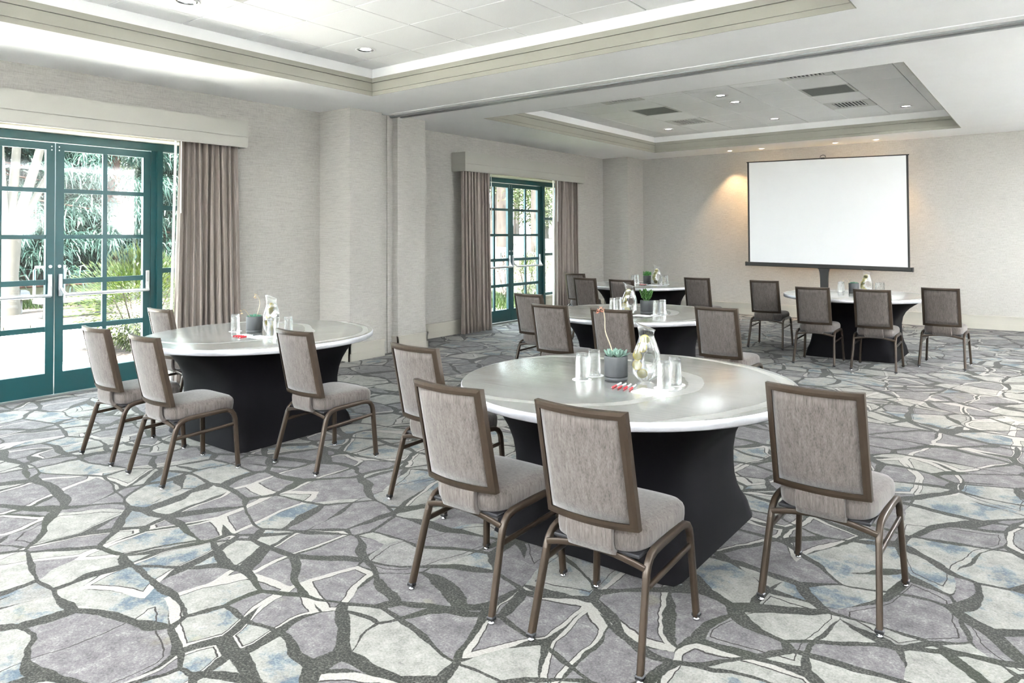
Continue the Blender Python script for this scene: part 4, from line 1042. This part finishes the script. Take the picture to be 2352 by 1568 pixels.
# ------------------------------------------------------------------ outdoors
def np_mesh(name, V, quads):
    me = bpy.data.meshes.new(name); nv, nq = len(V), len(quads)
    me.vertices.add(nv); me.vertices.foreach_set('co', np.asarray(V, np.float32).ravel())
    me.loops.add(nq * 4); me.loops.foreach_set('vertex_index', np.asarray(quads, np.int32).ravel())
    me.polygons.add(nq); me.polygons.foreach_set('loop_start', np.arange(0, nq * 4, 4, dtype=np.int32))
    try: me.polygons.foreach_set('loop_total', np.full(nq, 4, np.int32))
    except Exception: pass
    me.update(calc_edges=True); return me
def unit(a): return a / (np.linalg.norm(a, axis=1, keepdims=True) + 1e-9)
def leaves_mesh(name, P, D, L, Wd, seed, fold=0.25):
    """one rhombic, lightly folded leaf per point"""
    rg = np.random.default_rng(seed); n_ = len(P)
    D = unit(D); R_ = unit(rg.normal(size=(n_, 3))); S = unit(np.cross(D, R_)); Nn = np.cross(S, D)
    L = np.asarray(L).reshape(-1, 1); Wd = np.asarray(Wd).reshape(-1, 1)
    a = P; b = P + D * L * 0.45 + S * Wd / 2 + Nn * L * fold * 0.3; c = P + D * L; d = P + D * L * 0.45 - S * Wd / 2 + Nn * L * fold * 0.3
    V = np.stack([a, b, c, d], 1).reshape(-1, 3); Q = np.arange(n_ * 4).reshape(-1, 4)
    return np_mesh(name, V, Q)
def blob_points(n_, c, r, seed, shell=0.55, flat=0.0):
    rg = np.random.default_rng(seed); d = unit(rg.normal(size=(n_, 3)))
    rad = (shell + (1 - shell) * rg.random((n_, 1)) ** 0.6)
    bump = 1 + 0.16 * np.sin(d[:, :1] * 5.1 + 1.0) * np.cos(d[:, 1:2] * 4.3) + 0.10 * np.sin(d[:, 2:3] * 9 + d[:, :1] * 7)
    P = d * rad * bump * np.array(r) + np.array(c)
    return P, d
def strands_mesh(name, P, D, L, Wd, seed, droop=0.9):
    """hanging needle strands: two-segment curved strips"""
    rg = np.random.default_rng(seed); n_ = len(P); D = unit(D); L = np.asarray(L).reshape(-1, 1)
    S = unit(np.cross(D, np.array([0, 0, 1.0])) + rg.normal(size=(n_, 3)) * 0.5); W2 = np.asarray(Wd).reshape(-1, 1) / 2
    dn = np.array([0, 0, -1.0]); p0 = P; p1 = P + D * L * 0.45 + dn * L * droop * 0.12; p2 = P + D * L * 0.75 + dn * L * droop * 0.55
    V = np.stack([p0 - S * W2 * 0.6, p0 + S * W2 * 0.6, p1 + S * W2, p1 - S * W2, p2 + S * W2 * 0.25, p2 - S * W2 * 0.25], 1).reshape(-1, 3)
    o = np.arange(n_)[:, None] * 6
    Q = np.concatenate([o + np.array([0, 1, 2, 3]), o + np.array([3, 2, 4, 5])], 0)
    return np_mesh(name, V, Q)

# ground: beds and terrace base, then pavers laid one by one
GZ = -0.02
struct('ground', MB().box(-60, -8.02, -40, 70, GZ - 0.2, GZ - 0.03), 'lawn_soil')
patio = struct('terrace', MB().box(-14.3, -8.0, -6.0, 8.2, GZ - 0.06, GZ - 0.012), 'paver_joint')
pv = MB().bbox(-0.1425, 0.1425, -0.0925, 0.0925, -0.03, 0.0, 0.006, 1).mesh('paver'); pv.materials.append(MAT['paver_stone'])
rg = random.Random(4); npv = 0
for i in range(21):
    for j in range(26):
        x = -8.18 - 0.30 * i; y = 1.55 + 0.20 * j + 0.0
        xx = x - (0.15 if j % 2 else 0)
        lo = 2.30 + (-7.9 - xx) * 0.30 - 0.6; hi = 4.05 + (-7.9 - xx) * 0.36
        if not (lo < y < hi) or xx < -14.1: continue
        if (-11.6 < xx < -9.0 and y > 3.78): continue
        o = link('paver', pv, None, patio, (xx, y, GZ + rg.uniform(-0.003, 0.001))); npv += 1
        if npv >= 295: break
    if npv >= 295: break
struct('planting_bed', MB().box(-11.6, -9.05, 3.92, 8.0, GZ - 0.02, GZ + 0.06), 'mulch')
struct('mulch_bed', MB().box(-19.6, -14.35, -2.0, 12.0, GZ - 0.05, GZ + 0.01), 'mulch')
kerb = MB().bbox(-0.19, 0.19, -0.07, 0.07, -0.03, 0.13, 0.012, 2).mesh('kerb_block'); kerb.materials.append(MAT['kerb_stone'])
for k in range(7):
    o = link('kerb_stone', kerb, None, None, (-9.20 - 0.39 * k, 3.83, GZ)); tag(o, 'pale kerb block edging the shrub bed, number %s from the doors' % ['one', 'two', 'three', 'four', 'five', 'six', 'seven'][k], 'kerb', 'kerb blocks round the shrub bed')
    if k < 4:
        o = link('kerb_stone', kerb, None, None, (-9.00, 4.06 + 0.39 * k, GZ)); o.rotation_euler = (0, 0, PI / 2); tag(o, 'pale kerb block along the doors side of the shrub bed, %s from its corner' % ['first', 'second', 'third', 'fourth'][k], 'kerb', 'kerb blocks round the shrub bed')
for k in range(9):
    o = link('kerb_stone', kerb, None, None, (-14.28, 3.4 + 0.39 * k, GZ - 0.02)); o.rotation_euler = (0, 0, PI / 2 + 0.0); tag(o, 'low kerb block between terrace and mulch, %s along' % ['first', 'second', 'third', 'fourth', 'fifth', 'sixth', 'seventh', 'eighth', 'ninth'][k], 'kerb', 'kerb blocks before the mulch')

# rising bank
nx, ny = 40, 60; V = []
for j in range(ny + 1):
    y = -6 + 56 * j / ny
    for i in range(nx + 1):
        t = i / nx; xs = -19.9 + 6.2 * min(1, max(0, (y - 11) / 7.0)); x = xs - 26 * t
        z = GZ - 0.04 + 1.65 * (1 - math.exp(-((xs - x) / 3.6))) * (0.85 + 0.15 * min(1, max(0, (y - 11) / 7))) + 0.07 * math.sin(x * 2.3 + y) * math.cos(y * 1.7) * min(1, 6 * t)
        V.append((x, y, z))
Q = [(j * (nx + 1) + i, j * (nx + 1) + i + 1, (j + 1) * (nx + 1) + i + 1, (j + 1) * (nx + 1) + i) for j in range(ny) for i in range(nx)]
bk = MB(); bk.add(V, Q, True); struct('hill', bk, 'mulch')
wl_ = empty('garden_wall', (-19.75, 6.0, GZ), 0, 'low ochre garden wall beyond the bench', 'wall'); wl_['kind'] = 'thing'
build('wall_body', MB().bbox(-0.12, 0.12, -6, 4.5, 0, 0.40, 0.01, 1), 'garden_wall', wl_); build('coping', MB().bbox(-0.15, 0.15, -6, 4.5, 0.40, 0.44, 0.01, 1), 'bark_red', wl_)
# bench and path lamp
bn = empty('garden_bench', (-15.75, 6.05, GZ), 0, 'pale stone garden bench outside the big doors', 'bench')
build('seat_slab', MB().bbox(-0.2, 0.2, -0.68, 0.68, 0.30, 0.38, 0.015, 2), 'bench_stone', bn)
for s_ in (-1, 1): build('leg', MB().loft([[(sx * 0.14 * w, s_ * 0.48 + sy * 0.06 * w, z) for sx, sy in ((-1, -1), (1, -1), (1, 1), (-1, 1))] for z, w in ((0, 1.1), (0.08, 0.8), (0.2, 0.75), (0.30, 1.2))], True, False), 'bench_leg', bn)
pl = empty('path_lamp', (-17.3, 5.62, GZ), 0.3, 'small hooded path lamp in the mulch', 'lamp')
build('post', MB().tube([(0, 0, 0), (0, 0, 0.30)], 0.03, 8), 'bench_stone', pl)
build('hood', MB().loft([[(sx * w, sy * w * 0.8, z) for sx, sy in ((-1, -1), (1, -1), (1, 1), (-1, 1))] for z, w in ((0.30, 0.13), (0.36, 0.14), (0.46, 0.12), (0.50, 0.07))], True, False), 'dark_steel', pl)
build('lens', MB().bbox(0.09, 0.15, -0.08, 0.08, 0.30, 0.40, 0.01, 1), 'white_plastic', pl)

# pale many-stemmed tree by the path
tr = empty('pale_tree', (-17.2, 5.35, GZ), 0, 'pale smooth many-stemmed tree outside the big doors', 'tree')
build('trunk', MB().tube([(0, 0, 0), (0.02, -0.02, 0.8), (0.0, 0.02, 1.5), (0.02, 0.06, 2.05)], [0.24, 0.20, 0.21, 0.24], 12), 'bark_pale', tr)
for (dx, dy, tx, ty, r) in ((0.0, -0.08, 0.1, -0.15, 0.10), (0.02, 0.02, -0.2, 0.22, 0.095), (0.0, 0.10, 0.1, 0.62, 0.10), (-0.03, 0.16, -0.1, 1.15, 0.07)):
    build('stem', MB().tube([(dx, dy, 1.7), (dx + tx * 0.25, dy + ty * 0.25, 2.3), (dx + tx * 0.6, dy + ty * 0.62, 3.2), (dx + tx, dy + ty, 4.3), (dx + tx * 1.4, dy + ty * 1.5, 5.6)], [r * 1.1, r, r * 0.85, r * 0.7, r * 0.4], 8), 'bark_pale', tr)
P, D = blob_points(1800, (0, 1.0, 6.2), (1.8, 2.2, 1.1), 5)
o = link('foliage', leaves_mesh('foliage', P, D + np.random.default_rng(1).normal(size=D.shape) * 0.6, 0.16, 0.08, 3), 'leaf_tree', tr); o['kind'] = 'stuff'

# drooping blue-green conifers
def conifer(x, y, z0, h, rad, seed, label, low=1.1, bark='bark_red', n_=30000):
    e = empty('conifer_tree', (x, y, z0), 0, label, 'tree', 'blue-green conifers past the garden wall')
    build('trunk', MB().tube([(0, 0, -0.3), (0.03, 0, h * 0.4), (0, 0.03, h * 0.97)], [0.20, 0.15, 0.03], 10), bark, e)
    rg = np.random.default_rng(seed); nb = 230
    zb_ = low + (h - low) * rg.random(nb) ** 1.15; ang = rg.random(nb) * 2 * PI; rr = rad * (1 - (zb_ - low) / (h - low)) ** 0.75 * (0.5 + 0.5 * rg.random(nb)) + 0.2
    B = np.stack([np.cos(ang) * rr, np.sin(ang) * rr, zb_ - 0.12 * rr], 1)
    lm = MB()
    for k in range(0, nb, 3):
        lm.tube([(0, 0, zb_[k] + 0.1), tuple(B[k])], [0.03, 0.012], 5)
    build('branch', lm, bark, e)['kind'] = 'stuff'
    idx = rg.integers(0, nb, n_); f = 0.35 + 0.7 * rg.random((n_, 1)) ** 0.6
    C0 = np.stack([np.zeros(n_), np.zeros(n_), zb_[idx] + 0.1], 1)
    P = C0 + (B[idx] - C0) * f + rg.normal(size=(n_, 3)) * 0.10
    out = unit(np.stack([np.cos(ang[idx]), np.sin(ang[idx]), np.zeros(n_)], 1)); D = out + rg.normal(size=(n_, 3)) * 0.65
    o = link('needles', strands_mesh('needles', P, D, 0.24 + 0.26 * rg.random(n_), 0.024 + 0.016 * rg.random(n_), seed), 'needle_blue', e); o['kind'] = 'stuff'
    return e
conifer(-21.4, 6.4, 0.2, 8.5, 3.2, 11, 'drooping conifer behind the pale many-stemmed tree', 0.9)
conifer(-21.3, 9.15, 0.3, 8.0, 3.2, 12, 'drooping conifer with a bare red trunk seen through the right door leaf', 1.2)
conifer(-22.6, 12.2, 0.5, 9.0, 3.2, 13, 'drooping conifer seen through the narrow side window by the big curtain', 1.0)
conifer(-24.6, 7.9, 0.9, 10.0, 3.8, 14, 'tall drooping conifer standing behind the others', 0.6)
conifer(-21.5, 3.4, 0.3, 8.5, 2.6, 15, 'drooping conifer at the photo left edge', 0.8)

def broadleaf(x, y, z0, h, cr, seed, label, mat, bark, trunk_r=0.16, n_=5000, cz=None, leaf=0.17, lean=0.2):
    e = empty('broadleaf_tree', (x, y, z0), 0, label, 'tree', 'leafy trees beyond the terrace')
    build('trunk', MB().tube([(0, 0, -0.4), (lean * 0.3, lean * 0.2, h * 0.35), (lean, -lean * 0.3, h * 0.75)], [trunk_r * 1.15, trunk_r, trunk_r * 0.5], 10), bark, e)
    rg = np.random.default_rng(seed); Ps, Ds = [], []
    for k in range(9):
        c = np.array([rg.normal() * cr * 0.5, rg.normal() * cr * 0.5, (cz if cz else h * 0.7) + rg.normal() * h * 0.16]); P, D = blob_points(n_ // 9, c, np.array([cr, cr, cr * 0.7]) * rg.uniform(0.4, 0.65), seed + k, 0.3); Ps.append(P); Ds.append(D)
        if k % 2 == 0: build('branch', MB().tube([(lean * 0.5, 0, h * 0.4), tuple(c * 0.6 + np.array([0, 0, h * 0.2])), tuple(c)], [trunk_r * 0.4, trunk_r * 0.25, 0.02], 6), bark, e)
    P = np.concatenate(Ps); D = np.concatenate(Ds) + rg.normal(size=(len(P), 3)) * 0.7
    o = link('foliage', leaves_mesh('foliage', P, D, leaf * (0.7 + 0.6 * rg.random(len(P))), leaf * 0.5 * np.ones(len(P)), seed + 50), mat, e); o['kind'] = 'stuff'
    return e
# undergrowth behind the conifers and trees seen through the distant doors
broadleaf(-30, 10.5, 1.5, 9, 3.4, 31, 'bright leafy tree far behind the conifers', 'leaf_tree', 'bark_grey', 0.2, 12000, 3.5)
broadleaf(-31, 14.5, 1.6, 9, 3.4, 32, 'leafy tree far behind, right of the conifers', 'leaf_dark', 'bark_grey', 0.2, 12000, 3.5)
broadleaf(-29, 6.5, 1.4, 9, 3.2, 33, 'dark leafy tree far behind, left of the conifers', 'leaf_dark', 'bark_grey', 0.2, 12000, 3.2)
broadleaf(-18.2, 22.95, 0.9, 11, 2.2, 34, 'thick grey trunk with thin leaves seen through the left leaf of the distant doors', 'leaf_tree', 'bark_grey', 0.22, 2600, 6.0, 0.13, 0.05)
broadleaf(-16.8, 23.4, 0.8, 11, 2.2, 35, 'pale grey trunk seen through the narrow window of the distant doors', 'leaf_tree', 'bark_grey', 0.20, 2600, 6.0, 0.13, 0.05)
broadleaf(-24, 29.5, 1.8, 9, 3.2, 36, 'sunny yellow-green tree beyond the distant doors', 'leaf_tree', 'bark_grey', 0.18, 13000, 3.2, 0.16)
broadleaf(-22, 31.5, 1.8, 9, 3.2, 37, 'sunny yellow-green tree farther along the bank beyond the distant doors', 'leaf_tree', 'bark_grey', 0.18, 13000, 3.2, 0.16)
broadleaf(-27, 35.5, 2.0, 9, 3.6, 38, 'pale leafy tree at the top of the bank beyond the distant doors', 'leaf_hedge', 'bark_grey', 0.18, 12000, 3.4, 0.18)

def shrub(x, y, r, h, seed, label, mat, n_=2600, leaf=0.09, stems=True):
    e = empty('shrub', (x, y, GZ + 0.03), 0, label, 'shrub', 'garden shrubs')
    rg = np.random.default_rng(seed); P, D = blob_points(n_, (0, 0, h * 0.52), (r, r, h * 0.52), seed, 0.45); P[:, 2] = np.maximum(P[:, 2], 0.03)
    D = D + rg.normal(size=D.shape) * 0.6 + np.array([0, 0, 0.35])
    o = link('foliage', leaves_mesh('foliage', P, D, leaf * (0.7 + 0.7 * rg.random(n_)), leaf * 0.30 * np.ones(n_), seed), mat, e); o['kind'] = 'stuff'
    if stems:
        for k in range(6):
            a = k * 1.05; build('stem', MB().tube([(0.04 * math.cos(a), 0.04 * math.sin(a), 0), (r * 0.3 * math.cos(a), r * 0.3 * math.sin(a), h * 0.35), (r * 0.55 * math.cos(a), r * 0.55 * math.sin(a), h * 0.7)], [0.014, 0.011, 0.006], 5), 'bark_grey', e)
    return e
shrub(-10.15, 4.72, 0.72, 1.28, 61, 'sunlit fresh green shrub right outside the big doors', 'leaf_fresh', 11000, 0.062)
shrub(-10.6, 6.1, 0.75, 1.30, 62, 'grey-green hedge shrub behind the sunlit shrub', 'leaf_hedge', 6500, 0.05)
shrub(-10.9, 13.9, 0.42, 1.05, 63, 'thin bronze twiggy shrub outside the left distant door leaf', 'leaf_bronze', 900, 0.07)
shrub(-10.6, 14.35, 0.34, 1.0, 64, 'fresh green shrub outside the right distant door leaf', 'leaf_fresh', 1600, 0.07)
shrub(-10.9, 15.3, 0.55, 1.15, 65, 'grey-green shrub outside the right distant door leaf', 'leaf_hedge', 2400, 0.06)
shrub(-9.7, 14.75, 0.52, 1.15, 66, 'grey-green shrub outside the narrow window of the distant doors', 'leaf_hedge', 2600, 0.06)
# grass tufts
def grass(name, x0, x1, y0, y1, n_, hgt, seed, label):
    rg = np.random.default_rng(seed); P = np.stack([x0 + (x1 - x0) * rg.random(n_), y0 + (y1 - y0) * rg.random(n_), np.full(n_, GZ - 0.03)], 1)
    D = np.stack([rg.normal(size=n_) * 0.35, rg.normal(size=n_) * 0.35, np.ones(n_)], 1)
    o = link(name, leaves_mesh(name, P, D, hgt * (0.6 + 0.7 * rg.random(n_)), 0.016 * np.ones(n_), seed, 0.1), 'grass_blade'); tag(o, label, 'grass', None, 'stuff')
grass('grass', -12.5, -9.0, 11.8, 14.6, 3600, 0.22, 71, 'fresh green grass outside the distant doors')
grass('grass', -19.5, -18.0, 4.6, 8.0, 1600, 0.22, 72, 'green grass strip before the garden wall')
rg2 = np.random.default_rng(9)
